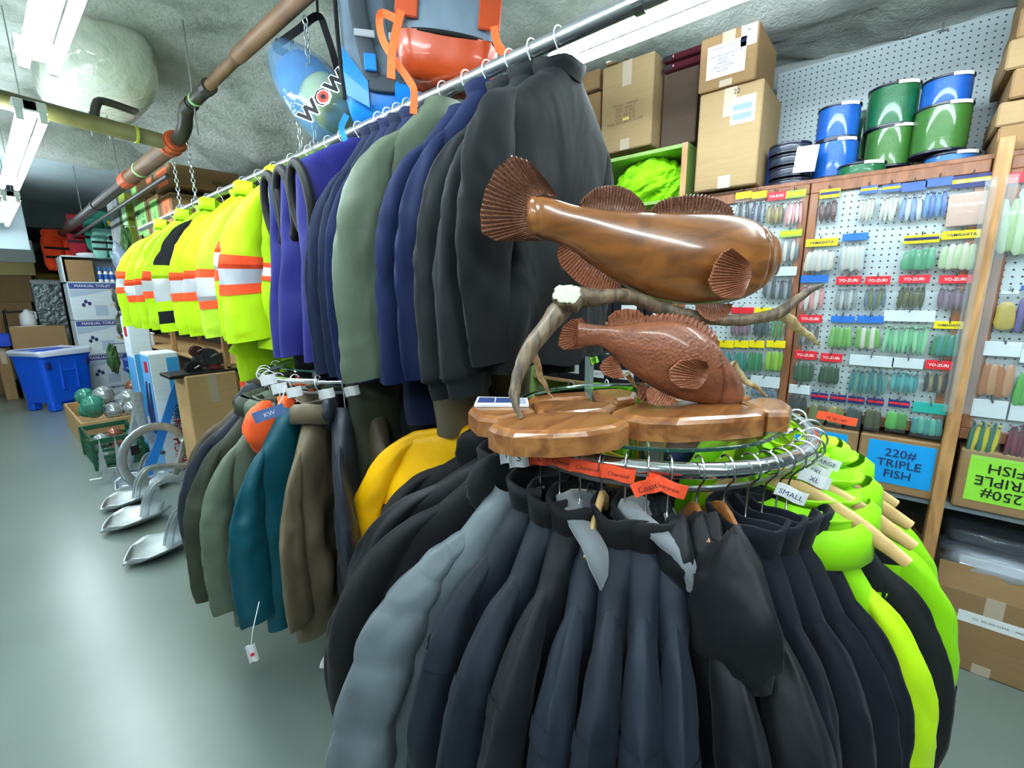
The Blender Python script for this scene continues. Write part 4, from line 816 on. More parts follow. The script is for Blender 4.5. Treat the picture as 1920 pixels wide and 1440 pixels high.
def panel(label, y0, y1):
    t = Thing('pegboard_panel', label, 'pegboard', (XF + .02, (y0 + y1) / 2, ZBOT), 0, 'framed peg boards')
    t.part('board', cbox(XF + .008, y0 + .02, ZBOT + .02, XF + .016, y1 - .02, ZTOP - .03, .001), PEG, w=True)
    for n_, g in (('frame_rail', cbox(XF - .005, y0, ZTOP - .045, XF + .02, y1, ZTOP, .003)), ('frame_rail', cbox(XF - .005, y0, ZBOT, XF + .02, y1, ZBOT + .045, .003)),
                  ('frame_stile', cbox(XF - .005, y0, ZBOT + .045, XF + .02, y0 + .035, ZTOP - .045, .003)), ('frame_stile', cbox(XF - .005, y1 - .035, ZBOT + .045, XF + .02, y1, ZTOP - .045, .003))):
        t.part(n_, g, FRM, w=True)
    return t
PB = panel('brown framed white peg board of lures below the line spools', YB1, YB0)
PA = panel('brown framed white peg board of lures behind the carved fish', YB0 + .004, YB0 + .56)
PC = panel('brown framed white peg board of bagged lures below the small cartons', YB1 - .68, YB1 - .05)
t = Thing('post', 'pale wooden post between the peg boards with clear plastic strips', 'post', (XF - .005, YB1 - .025, 0))
t.part('timber', cbox(XF - .045, YB1 - .047, 0, XF + .06, YB1 - .004, 2.13, .003), PINE, w=True)
for dy in (-.06, -.008): t.part('plastic_strip', cbox(XF - .05, YB1 + dy - .012, 1.12, XF - .046, YB1 + dy + .02, 2.0, .001), mat('clear_strip', (190, 205, 212), .1, alpha=.12, coat=.4), w=True)
# shelf carcass: top board, lower shelves, uprights
SH = mat('shelf_grey', (128, 140, 150), .5, var=.08); SHW = mat('shelf_pine', (172, 138, 92), .55, var=.1, vs=6)
DARKB = mat('shelf_back', (58, 54, 50), .8, var=.1)
t = Thing('shelving', 'long shelving unit carrying the peg boards and cartons along the wall', 'shelf', (2.85, .5, 0))
t.part('top_board', cbox(XF - .0, YB1 - 1.1, ZTOP, 3.05, .92, ZTOP + .018, .002), FRM, w=True)
t.part('back_panel', cbox(3.05, YB1 - 1.1, 0.02, 3.07, .925, ZTOP, .002), DARKB, w=True)
t.part('shelf_board', cbox(XF, YB1 - 1.1, .70, 3.05, .92, .725, .003), SH, w=True)
for y in (YB1 - 1.1, YB0 + .51): t.part('upright', cbox(XF + .03, y, 0, XF + .09, y + .045, ZTOP, .003), PINE, w=True)
# upper peg board above the spools
y0_, y1_ = YZ(1905, 20, 2.98)[0], YZ(1462, 118, 2.98)[0]
t = Thing('pegboard_panel', 'bare white peg board high on the wall behind the line spools', 'pegboard', (2.98, (y0_ + y1_) / 2, ZTOP + .02), 0, 'framed peg boards')
z1 = YZ(1870, 24, 2.98)[1]; t.part('board', cbox(2.98, y0_ - .3, ZTOP + .018, 2.988, y1_, z1, .001), PEG, w=True)
for (px, py) in ((1698, 70), (1767, 57)):
    q = onX(px, py, 2.975); t.part('peg_hook', tube([(q[0], q[1], q[2] + .03), (q[0] - .012, q[1], q[2]), (q[0] - .06, q[1], q[2] - .012), (q[0] - .065, q[1], q[2])], .003, 6), STEEL, w=True)
    t.part('peg_hook', tube([(q[0] - .02, q[1] - .02, q[2] - .005), (q[0] - .02, q[1] + .02, q[2] - .005)], .003, 6), STEEL, w=True)

# ------------------------------------------------------------------ lure packets
BAGC = film('packet', (210, 222, 226), .07); _pk = {}
def lure_mesh(rgb, kind):
    k = (rgb, kind)
    if k not in _pk:
        m = mat('lure_%d_%d_%d' % rgb, tuple(int(v * .8) for v in rgb), .3, var=.25, vs=60, coat=.4)
        if kind == 'squid': g = lathe([(.05, .5), (.26, .46), (.4, .3), (.42, .05), (.5, -.2), (.42, -.42), (.15, -.5)], 6)
        elif kind == 'worm': g = tube([(0, 0, .5), (.12, 0, .2), (-.1, 0, -.1), (.08, 0, -.35), (0, 0, -.5)], [.2, .34, .34, .25, .06], 6)
        elif kind == 'flat': g = cbox(-.35, -.33, -.5, .35, .33, .5, .03)
        else: g = ellipsoid(.42, .42, .5, 8, 6)
        _pk[k] = mesh('lure', g, m, True)
    return _pk[k]
HDR = {'r': (206, 36, 52), 'y': (226, 206, 20), 'b': (34, 104, 190), 'w': (196, 208, 216), 'n': (36, 44, 104), 't': (40, 160, 150), 'g': (150, 200, 60), 'bl': (60, 92, 160)}
CNAME = {'r': 'red', 'y': 'yellow', 'b': 'blue', 'w': 'white', 'n': 'navy', 't': 'teal', 'g': 'lime', 'bl': 'slate blue'}
def packet(x0, x1, y0, y1, hc, cols, kind='worm', txt=None, hfrac=.24, where='', X=XF, depth=.022, n=5, desc=None, stripe=None):
    ym = (y0 + y1) / 2; yl, yr = YZ(x0, ym, X)[0], YZ(x1, ym, X)[0]; xm = (x0 + x1) / 2; zt, zb = YZ(xm, y0, X)[1], YZ(xm, y1, X)[1]
    yc = (yl + yr) / 2; w = yl - yr; h = zt - zb; hh = h * hfrac
    lb = desc or '%s card packet of %s lures %s' % (CNAME[hc], cols[1], where)
    t = Thing('lure_packet', lb, 'lure packet', (X - .012, yc, zb), 0, 'lure packets on the peg boards')
    hm = mat('header_' + hc, HDR[hc], .4, var=.03)
    t.part('header_card', cbox(-.004, -w / 2, h - hh, .004, w / 2, h, .001), hm)
    if stripe: t.part('header_stripe', cbox(-.0052, -w / 2 + .002, h - hh * .62, -.004, w / 2 - .002, h - hh * .3, .0004), mat('stripe_' + stripe, HDR[stripe], .4))
    if txt: t.part('lettering', text(txt, min(hh * .5, w / max(3, len(txt)) * 1.35), (-.0056, 0, h - hh * .52), A([0, -1., 0]), A([0, 0, 1.]), bold=.012), INKW if hc in 'rbnt' else INKB)
    d = depth
    t.part('bag', join(([(-d * .3, w * .48, h - hh), (-d * .3, -w * .48, h - hh), (-d, -w * .44, h * .4), (-d, w * .44, h * .4), (-d * .7, w * .49, 0), (-d * .7, -w * .49, 0)], [(0, 1, 2, 3), (3, 2, 5, 4)])), BAGC, smooth=True)
    bh = (h - hh) * .86
    for k in range(n):
        u = (k + .5) / n - .5; rg = random.Random(int(x0 * 7 + k)); cc = cols[0][k % len(cols[0])]
        o = t.part('lure', lure_mesh(cc, kind), None); o.location = (-.004, -u * w * .86, bh * .54 + rg.uniform(-.03, .02) * bh)
        o.scale = (.018, w / n * 1.5, bh * rg.uniform(.8, .95)); o.rotation_euler = (rg.uniform(-.08, .08), 0, 0)
    t.part('peg_hook', tube([(.012, 0, h + .014), (-.012, 0, h + .004), (-.045, 0, h - .004), (-.05, 0, h + .008)], .0022, 6), STEEL)
    return t
G1, G2, G3 = (62, 150, 84), (34, 78, 56), (120, 190, 90); PK = (226, 150, 158); WT = (226, 226, 214); DK = (44, 48, 56); SV = (150, 160, 168); TL = (50, 150, 150); OL = (120, 128, 78); MG = (150, 226, 176); PL = (196, 226, 178); PU = (120, 96, 122)
C_ = lambda nm, *c: (c, nm)
# panel below the spools
packet(1535, 1573, 356, 420, 'y', C_('brown beetle', (92, 44, 40), (60, 34, 36)), 'worm', None, .25, 'beside the frame stile', n=3, stripe='n')
packet(1610, 1642, 350, 421, 'bl', C_('pearl white', WT, (208, 214, 190)), 'worm', None, .2, 'between the brown and pearly ones', n=4, stripe='y')
packet(1650, 1684, 347, 420, 'bl', C_('pearly', (216, 222, 210), WT), 'worm', None, .2, 'against the slate blue box packs', n=4, stripe='y')
packet(1686, 1733, 343, 420, 'bl', C_('silver needle', (120, 150, 200), (200, 210, 222)), 'worm', None, .22, 'beside the pearl ones', n=4)
packet(1730, 1780, 335, 415, 'bl', C_('slim blue needle', (90, 150, 214), (70, 110, 190)), 'worm', None, .2, 'beside the big beige pack', n=4)
packet(1778, 1852, 329, 427, 'n', C_('beige bait cloth', (214, 180, 166),), 'flat', 'BAIT  THREAD', .24, '', n=1, stripe='y', desc='big navy and yellow headed pack of beige bait cloth')
packet(1509, 1568, 448, 513, 'y', C_('white hoochie', WT, (214, 220, 220)), 'squid', 'YAMASHITA', .22, 'in the second row by the stile')
packet(1576, 1624, 438, 513, 'b', C_('clear white squid', (216, 226, 230), WT), 'squid', None, .18, 'alone in the second row')
packet(1690, 1757, 441, 512, 'y', C_('sea green squid', (96, 184, 140), (70, 160, 120)), 'squid', 'YAMASHITA', .22, 'beside the pale glow squid', stripe='n')
packet(1760, 1834, 433, 510, 'y', C_('pale glow squid', PL, (220, 232, 204)), 'squid', 'YAMASHITA', .2, 'below the beige bait cloth')
packet(1499, 1550, 516, 586, 'b', C_('pink and white', PK, WT), 'worm', None, .2, 'behind the antler tip')
packet(1565, 1612, 518, 583, 'r', C_('clear silver', SV, (196, 204, 208)), 'worm', 'YO-ZURI', .24, 'under the clear white squid')
packet(1619, 1666, 518, 583, 'r', C_('olive blue', (90, 120, 140), OL), 'worm', 'YO-ZURI', .24, 'beside the clear silver ones')
packet(1681, 1739, 516, 583, 'r', C_('moss green', (70, 84, 50), (96, 100, 60)), 'worm', 'YO-ZURI', .22, 'under the sea green squid')
packet(1755, 1817, 516, 586, 'r', C_('dusky purple', PU, (140, 120, 140)), 'worm', 'YO-ZURI', .22, 'beside the clear strips')
packet(1496, 1539, 590, 650, 'r', C_('grey brown', (110, 92, 82), SV), 'worm', 'YO-ZURI', .24, 'behind the lower antler fork')
packet(1555, 1600, 592, 654, 'b', C_('grass green', G3, (100, 170, 80)), 'squid', None, .2, 'between red and leaf green packs')
packet(1603, 1654, 592, 657, 'b', C_('leaf green', (110, 180, 84), WT), 'squid', None, .2, 'beside the wide mint pack')
packet(1652, 1748, 582, 668, 'w', C_('long mint', MG, (110, 200, 150)), 'worm', None, .24, 'wide, in the fourth row', n=9)
packet(1746, 1801, 602, 672, 'y', C_('emerald', (50, 140, 100), TL), 'squid', 'YAMASHITA', .2, 'below the dusky purple ones')
packet(1488, 1530, 657, 718, 'r', C_('dark green', G2, (40, 96, 60)), 'squid', 'YO-ZURI', .26, 'by the stile')
packet(1536, 1577, 662, 722, 'r', C_('bottle green', (30, 66, 42), G2), 'squid', 'YO-ZURI', .26, 'one in from the stile')
packet(1589, 1672, 666, 742, 'w', C_('teal blue flash', (44, 124, 140), (90, 160, 150)), 'worm', None, .26, 'wide, in the fifth row', n=8)
packet(1668, 1727, 671, 742, 'w', C_('aqua', (90, 190, 190), (60, 160, 170)), 'worm', None, .26, 'overlapping the teal flash pack', n=6)
packet(1730, 1781, 675, 740, 'r', C_('dark striped', DK, (150, 140, 110)), 'worm', 'YO-ZURI', .26, 'beside the aqua pack')
packet(1478, 1518, 721, 775, 'w', C_('black', DK, (60, 64, 70)), 'worm', None, .3, 'behind the plank end', n=3)
for i, (x0, x1, c, nm) in enumerate(((1518, 1550, OL, 'olive grey'), (1553, 1584, (168, 164, 90), 'yellow olive'), (1587, 1618, (50, 76, 84), 'slate'), (1622, 1654, (78, 84, 50), 'swamp green'), (1662, 1702, (90, 196, 84), 'bright green'))):
    packet(x0, x1, 735 + i * 3.5, 796 + i * 3, 'n', C_(nm, c, tuple(int(v * .8) for v in c)), 'squid', None, .22, 'in the bottom row', n=2, stripe='r')
packet(1707, 1772, 754, 819, 't', C_('teal skirted', TL, (90, 190, 170)), 'squid', None, .3, 'at the end of the bottom row')
# panel behind the fish
packet(1379, 1408, 361, 424, 'y', C_('grey striped', SV, DK), 'worm', None, .2, 'above the fish back', n=4)
packet(1409, 1437, 360, 424, 'y', C_('navy striped', (50, 60, 100), SV), 'worm', None, .2, 'beside the gold ones above the fish', n=4)
packet(1438, 1472, 361, 425, 'r', C_('gold', (170, 150, 90), (130, 110, 70)), 'worm', 'YO-ZURI', .24, 'above the fish head', n=4)
packet(1472, 1509, 358, 426, 'g', C_('candy pink', PK, (240, 220, 220)), 'worm', None, .2, 'above the fish head', n=5, stripe='y')
packet(1461, 1502, 432, 495, 'g', C_('silver bead', (120, 130, 140), WT), 'egg', None, .2, 'beside the fish head', n=5, stripe='y')
packet(1429, 1492, 501, 565, 'w', C_('dark grey flash', (70, 78, 90), (150, 160, 170)), 'worm', None, .26, 'below the fish chin', n=7)
packet(1370, 1412, 576, 634, 'r', C_('plum', PU, (150, 110, 130)), 'worm', None, .2, 'above the antler beam', n=5)
packet(1413, 1446, 577, 637, 'y', C_('smoke', DK, (60, 90, 100)), 'worm', None, .2, 'above the antler beam', n=4)
packet(1446, 1474, 579, 639, 'g', C_('pond green', G1, OL), 'worm', None, .2, 'crossed by the antler beam', n=4)
for x0, x1, c, nm in ((1345, 1375, TL, 'lagoon'), (1376, 1403, (46, 150, 140), 'turquoise'), (1404, 1432, (34, 150, 90), 'jade'), (1436, 1471, (150, 210, 40), 'chartreuse')):
    packet(x0, x1, 638, 698, 'y', C_(nm, c, tuple(int(v * .85) for v in c)), 'squid', None, .22, 'below the antler beam', n=4)
packet(1407, 1462, 705, 745, 'w', C_('blue grey flake', (110, 130, 160),), 'worm', None, .5, 'at the plank end', n=5)
packet(1362, 1398, 704, 742, 'w', C_('smoky flake', SV,), 'worm', None, .5, 'behind the small fish', n=4)
# panel of bags at the far right
packet(1868, 1985, 322, 486, 'r', C_('pale glow rubber', (200, 232, 190), (170, 210, 150)), 'squid', None, .12, 'at the top of its board', n=6, depth=.05)
packet(1868, 1902, 545, 625, 'w', C_('single amber', (190, 170, 70),), 'squid', None, .08, 'with no neighbours', n=1)
packet(1904, 1950, 535, 630, 'bl', C_('violet', (96, 84, 150), DK), 'squid', None, .1, 'beside the single amber one', n=3)
packet(1835, 1905, 640, 752, 'w', C_('copper tan', (176, 112, 70), (200, 150, 110)), 'squid', None, .24, 'in a long bag', n=4)
packet(1902, 1965, 655, 770, 'w', C_('field green', (90, 180, 80),), 'squid', None, .22, 'behind the copper tan bag', n=4)
packet(1813, 1880, 748, 858, 'w', C_('green and yellow', (40, 120, 96), (226, 214, 40)), 'worm', None, .3, 'above the lime carton sign', n=6, depth=.04)
packet(1882, 1960, 756, 868, 'w', C_('maroon', (110, 30, 60), (130, 50, 70)), 'worm', None, .3, 'at the bottom of its board', n=6, depth=.04)

# ------------------------------------------------------------------ cartons
def carton(label, y0, y1, z0, z1, x0, x1, m=CARD, tape=True, group='cartons on the shelves', rz=0.0, name='carton', flapline=True):
    c = A([(x0 + x1) / 2, (y0 + y1) / 2, z0]); t = Thing(name, label, 'carton', c, rz, group); a, b, h = (x1 - x0) / 2, (y1 - y0) / 2, z1 - z0
    t.part('box', cbox(-a, -b, 0, a, b, h, .006), m)
    if tape:
        t.part('packing_tape', cbox(-a - .0008, -.028, h * .72, -a + .001, .028, h - .002, .0003), TAPE); t.part('packing_tape', cbox(-a - .0008, -.028, .002, -a + .001, .028, h * .13, .0003), TAPE)
    t.dims = (a, b, h); return t
def cpx(label, tl, tr, bl, X=XF, depth=.4, **k):
    """carton whose front face shows at three photo corners"""
    y1, z1a = YZ(*tl, X); y0, z1b = YZ(*tr, X); z0 = YZ(*bl, X)[1]; return carton(label, y0, y1, z0, (z1a + z1b) / 2, X, X + depth, **k)
def face_text(t, s, size, y, z, m=INK, ls=0, **k):
    a, b, h = t.dims; t.part('lettering', text(s, size, (-a - .0016, y * b, z * h), A([0, -1., 0]), A([0, 0, 1.]), **k), m)
def face_paper(t, y0, y1, z0, z1, m=PAPER, name='paper_label', th=.0012):
    a, b, h = t.dims; return t.part(name, cbox(-a - th, y0 * b, z0 * h, -a + .0005, y1 * b, z1 * h, .0003), m)
c = cpx('tall plain carton with taped top standing above the fish', (1313, 176), (1434, 148), (1296, 362), X=2.46, depth=.38, m=CARD2)
face_paper(c, -.8, -.05, .62, .88); 
for z in (.66, .75): face_paper(c, -.7, -.12, z, z + .06, mat('barcode_blue', (120, 140, 176), .6), 'printed_panel', .0018)
face_text(c, '22', .03, -.2, .94)
zc = c.L[2] + c.dims[2]
c = cpx('carton with large white packing list on top of the tall plain carton', (1316, 56), (1427, 18), (1308, 160), X=2.44, depth=.36)
c.o.location[2] = zc + .001; a, b, h = c.dims
face_paper(c, -.62, .72, .2, .8); face_paper(c, -.95, -.42, .62, .98)
face_text(c, 'SMOKER BISQUETTES\n\nPACIFIC BLEND - 8\nAPPLE - 4\nCHERRY - 2\nCHILI CUMIN - 1\nALDER - 1', .017, .06, .52, INKB); face_text(c, 'APPLE', .012, -.68, .76, INK); c.part('printed_mark', ([(-a - .002, -.6 * b, .92 * h), (-a - .002, -.68 * b, .86 * h), (-a - .002, -.78 * b, .93 * h), (-a - .002, -.68 * b, .89 * h)], [(0, 1, 2, 3)]), mat('print_green', (20, 80, 60), .6))
c = cpx('pale carton printed with model and weight lines on the green unit', (1130, 128), (1228, 94), (1123, 292), X=2.52, depth=.3, m=CARD2)
face_text(c, 'MODEL  MV8HS02\nSIZE:   ADULT\nQTY:   2  PCS\nN.W:  4.8  KGS\nG.W:  5.2  KGS\nMEAS: 58 X 38.5 X 20 CMS', .019, .02, .42, mat('print_brown', (92, 74, 48), .8))
face_paper(c, -.12, .1, .34, .37, mat('sticker_yellow', (232, 214, 120), .6))
zc = c.L[2] + c.dims[2]
c = cpx('carton with a white sheet on top of the model-printed carton', (1136, 74), (1207, 54), (1132, 124), X=2.56, depth=.3)
face_paper(c, -.75, .95, .08, .92); face_text(c, 'SMOKER BISQUETTES\nALDER - 4', .013, .1, .55, INKB)
cpx('brown carton behind the charcoal jacket, lower of two', (1060, 190), (1126, 172), (1060, 300), X=2.55, depth=.35, m=CARD)
c = cpx('brown carton behind the charcoal jacket, upper of two', (1050, 150), (1124, 130), (1058, 186), X=2.55, depth=.35, m=CARD)
face_paper(c, .3, .9, .3, .75)
cpx('dark brown board box in the gap beside the tall carton', (1245, 128), (1312, 112), (1243, 278), X=2.62, depth=.3, m=card('dark', (84, 70, 60)), tape=False)
for i, (tl, tr, bl) in enumerate((((1243, 104), (1318, 84), (1243, 118)), ((1243, 121), (1318, 102), (1243, 136)))):
    c = cpx('flat maroon and black boxed set, %s of two' % ('upper', 'lower')[i], tl, tr, bl, X=2.58, depth=.3, m=card('maroon', (72, 22, 34)), tape=False, name='flat_box'); face_paper(c, .55, .95, .1, .9, mat('print_black', (24, 24, 28), .5)); face_text(c, '4', .018, .45, .5, INKW)
# stack at the upper right
yy = YZ(1835, 300)[0]
zz = ZTOP + .019
for i, (h, dx, dy) in enumerate(((.095, 0, .0), (.085, .01, .01), (.10, -.005, -.01), (.10, .0, .015), (.10, .01, .0), (.13, 0, -.01))):
    carton('small shipping carton, %s of the stack beside the upper peg board' % ('bottom', 'second up', 'third up', 'fourth up', 'fifth up', 'top')[i], yy - .42 + dy, yy - .04 + dy, zz, zz + h - .003, XF + .02 + dx, XF + .4 + dx, m=(CARD, CARD2)[i % 2], group='stacked small cartons'); zz += h
# signs on the lower cartons
BL_S = mat('sign_blue', (0, 152, 226), .6, var=.02); GR_S = mat('sign_lime', (140, 214, 60), .6, var=.02)
def lowbox(label, px0, px1, sign, txt, flip=False, z0=.727, z1=.975, sz=.05):
    y1, y0 = YZ(px0, 900)[0], YZ(px1, 900)[0]; c = carton(label, y0, y1, z0, z1, XF - .02, XF + .34, m=CARD, tape=False); a, b, h = c.dims
    s = face_paper(c, -.72, .78, .16, .92, sign, 'paper_sign'); ex, ey = (A([0, -1., 0]), A([0, 0, 1.])) if not flip else (A([0, 1., 0]), A([0, 0, -1.]))
    c.part('lettering', text(txt, sz, (-a - .003, .03 * b, h * .53), ex, ey, bold=.006), INKB if not flip else INK, s)
lowbox('open carton with blue 220# TRIPLE FISH sign under the lures', 1601, 1772, BL_S, '220#\nTRIPLE\nFISH')
lowbox('carton with blue sign half hidden by the hi-vis jackets', 1468, 1598, BL_S, '150#\nTRIPLE\nFISH')
lowbox('carton with upside-down lime 250# TRIPLE FISH sign', 1790, 1990, GR_S, '250#\nTRIPLE\nFISH', True, sz=.055)
# carton of bags on the floor
y1, y0 = onZ(1757, 1230, 0)[1] + .02, onZ(1905, 1285, 0)[1] - .02
t = carton('open floor carton with long white label holding plastic bagged stock', y0 - .05, y1 + .03, 0, .36, 2.5, 2.95, m=CARD, group='floor cartons'); a, b, h = t.dims
face_paper(t, -.95, .55, .62, .76); face_text(t, '352   RD 4X6 CLEAR     MADE 2019', .012, -.2, .69)
t.part('open_flap', prism([(-a, -b, h - .004), (-a, b, h - .004), (-a + .03, b, h + .1), (-a + .03, -b + .1, h + .1)], (.004, 0, 0)), CARD); t.part('open_flap', prism([(-a, b, h - .004), (a, b, h - .004), (a, b + .09, h + .12), (-a, b + .09, h + .12)], (0, -.004, 0)), CARD)
def pillow(P, k=5): d = P / (np.linalg.norm(P, axis=-1, keepdims=True) + 1e-9); return d * ((np.abs(d) ** k).sum(-1) ** (-1 / k))[..., None]
def bagshape(sx, sy, sz, seed, nu=28, nv=16):
    return ellipsoid(1, 1, 1, nu, nv, lambda P: (lambda Q: Q * A([sx, sy, sz]) * (1 + .06 * nz(Q, 4, seed) + .03 * nz(Q, 11, seed + 1))[..., None])(pillow(P)))
solo('plastic_bag', 'clear plastic bag of grey stock with white label lying on the open floor carton', 'bag', xf(bagshape(.2, .17, .06, 3), (t.L[0], t.L[1], .43), ry=.2), mat('film_grey', (176, 188, 204), .12, alpha=.55, coat=.6, bump=.8, bs=18, bdist=.01), smooth=True)
solo('bag_label', 'white printed strip on the plastic bag in the floor carton', 'label', xf(cbox(-.001, -.12, -.02, .001, .12, .02, .0005), (t.L[0] - .175, t.L[1] - .0, .475), ry=.75), PAPER)
solo('plastic_bag', 'smoky plastic bag in the dark under the lower shelf', 'bag', xf(bagshape(.12, .14, .04, 6), (t.L[0] + .05, t.L[1] + .02, .53)), mat('film_smoke', (110, 118, 130), .15, alpha=.6, coat=.5, bump=.7, bs=20, bdist=.01), smooth=True)

# ------------------------------------------------------------------ line spools on the top board
def spool_mat(nm, rgb):
    return mat('line_' + nm, rgb, .3, var=.12, vs=3, bump=.5, bs=90, stretch=(.3, .3, 8), coat=.3, bdist=.002)
SPM = {'blue': spool_mat('blue', (18, 84, 172)), 'green': spool_mat('green', (22, 92, 56)), 'olive': spool_mat('olive', (50, 100, 38)), 'paleblue': spool_mat('paleblue', (46, 108, 174)), 'smoke': spool_mat('smoke', (36, 48, 66))}
FLG = plas('spool_flange', (24, 28, 48), .3)
def spool(px, ytop_, wpx, ybot, col, X, label, tag_=True, zbase=None):
    y, zt = YZ(px, ytop_, X); zb = zbase if zbase is not None else YZ(px, ybot, X)[1]; R = abs(YZ(px - wpx / 2, (ytop_ + ybot) / 2, X)[0] - YZ(px + wpx / 2, (ytop_ + ybot) / 2, X)[0]) / 2; H = zt - zb
    t = Thing('line_spool', label, 'fishing line spool', (X, y, zb), 0, 'spools of fishing line')
    t.part('flange', lathe([(0, 0), (R, 0), (R, .007), (R * .97, .009), (0, .009)], 28), FLG); t.part('flange', lathe([(0, H - .009), (R * .97, H - .009), (R, H - .007), (R, H), (R * .9, H), (0, H)], 28), FLG)
    t.part('wound_line', lathe([(R * .95, .008), (R * .965, H * .3), (R * .965, H * .7), (R * .95, H - .008)], 32), SPM[col], smooth=True)
    if tag_: t.part('label', lathe([(R * 1.004, H - .012), (R * 1.004, H + .0005)], 8, pi * 1.05, pi * 1.35), PAPER)
    return zt
zb = ZTOP + .019
for (px, a, w, b, c, X, lb) in ((1783, 292, 108, 330, 'paleblue', 2.68, 'sky blue line spool at the bottom under the big olive spool'), (1770, 203, 112, 290, 'olive', 2.68, 'big olive green line spool between two blue ones'), (1778, 150, 100, 203, 'blue', 2.68, 'blue line spool on top of the big olive one'),
                                (1671, 243, 94, 318, 'olive', 2.72, 'olive green line spool under the dark green one'), (1678, 166, 100, 243, 'green', 2.72, 'dark green line spool on top of the olive one'), (1568, 268, 86, 338, 'blue', 2.66, 'blue line spool, lower of two by the white paper'), (1575, 203, 82, 266, 'blue', 2.66, 'blue line spool, upper of two by the white paper'),
                                (1616, 310, 92, 338, 'green', 2.6, 'short dark green line spool in front of the others'), (1622, 212, 50, 300, 'green', 2.86, 'dark green line spool hidden behind the blue pair')):
    spool(px, a, w, b, c, X, lb)
for i in range(4): spool(1482, 274 + i * 22, 78, 292 + i * 22, 'smoke', 2.6, 'flat smoke coloured line spool, %s of four' % ('top', 'second', 'third', 'bottom')[i], False)
flag('paper_note', 'white paper note hanging over the smoke coloured spools', tuple(onX(1511, 298, 2.52)), .085, .11, PAPER, -.08, 'SWIVEL 30-80', INK, 'paper notes', facing=(-1, 0, 0))
c = cpx('blue printed box end behind the smoke coloured spools', (1436, 280), (1456, 276), (1432, 355), X=2.66, depth=.15, m=card('blue', (40, 66, 140)), tape=False, name='product_box')
# ------------------------------------------------------------------ green shelf unit with hi-vis bundle
GRN = mat('green_paint', (136, 172, 92), .5, var=.05)
y0_, y1_ = YZ(1287, 330, 2.52)[0], YZ(1287, 330, 2.52)[0] + 1.05
t = Thing('shelf_unit', 'lime green painted open shelf unit holding a hi-vis bundle', 'shelf', (2.8, (y0_ + y1_) / 2, 0)); zt_ = YZ(1217, 282, 2.52)[1]
t.part('top_board', cbox(2.52, y0_, zt_ - .02, 3.04, y1_, zt_, .002), GRN, w=True); t.part('side_panel', cbox(2.52, y0_, .02, 3.04, y0_ + .025, zt_ - .02, .002), GRN, w=True); t.part('side_panel', cbox(2.52, y1_ - .025, .02, 3.04, y1_, zt_ - .02, .002), GRN, w=True)
t.part('edge_strip', cbox(2.515, y0_, .02, 2.521, y0_ + .03, zt_, .001), PINE, w=True)
ZB_ = float(onX(1218, 352, 2.65)[2]) - .1
for z in (ZB_, 1.72, 1.42, 1.02, .6): t.part('shelf_board', cbox(2.53, y0_ + .025, z - .018, 3.03, y1_ - .025, z, .002), GRN if z > 1.7 else SHW, w=True)
t.part('back_panel', cbox(3.03, y0_, .02, 3.04, y1_, zt_ - .02, .001), GRN, w=True)
q = onX(1218, 345, 2.65)
solo('clothing_bundle', 'crumpled hi-vis lime clothing bundle on the green shelf', 'clothing', xf(ellipsoid(1, 1, 1, 44, 26, lambda P: P * A([.16, .2, .13]) * (1 + .18 * nz(P, 3.1, 2) + .1 * (1 - 2 * np.abs(nz(P, 5.2, 4))))[..., None]), (2.68, q[1], ZB_ + .115)), HV2, smooth=False)
# lower shelves behind the antler: dark shoe boxes and bagged goods
DBX = card('black', (30, 32, 36)); rg = random.Random(8)
y = y0_ + .05; k = 0
nm = ('beside the side panel', 'second from the side panel', 'third from the side panel', 'fourth from the side panel', 'fifth from the side panel')
for z, lv in ((1.02, 'waist'), (1.42, 'chest')):
    y = y0_ + .04
    for k in range(5):
        w = .17 + .03 * (k % 2); h = .12 + .03 * ((k * 3) % 2)
        c = carton('black shoe box on the green unit %s shelf, %s' % (lv, nm[k]), y, y + w, z, z + h, 2.56, 2.9, m=DBX, tape=False, group='black shoe boxes', name='shoe_box'); face_paper(c, -.6, .4, .3, .7); face_text(c, 'SIZE 10', .014, -.1, .5)
        if k % 2 == 0: solo('boot_bag', 'bagged dark boots on the %s shoe boxes, %s' % (lv, nm[k]), 'bag', xf(bagshape(.14, .08, .045, k), (2.72, y + .09, z + h + .046)), mat('film_dark', (52, 58, 66), .15, alpha=.8, coat=.6, bump=.7, bs=20, bdist=.01), 'bagged boots', smooth=True)
        y += w + .012
t = Thing('shelf_upright', 'grey slotted steel shelf upright behind the small fish tail', 'upright', (2.35, onX(1105, 690, 2.35)[1], 0)); t.part('channel', cbox(-.02, -.02, 0, .02, .02, 1.72, .002), mat('upright_grey', (150, 168, 164), .5, .2))
flag('shelf_label', 'small lime paper label clipped to the grey shelf upright', tuple(onX(1114, 674, 2.327)), .05, .05, GR_S, .4, 'SALE', INK, 'paper notes', facing=(-1, 0, 0))
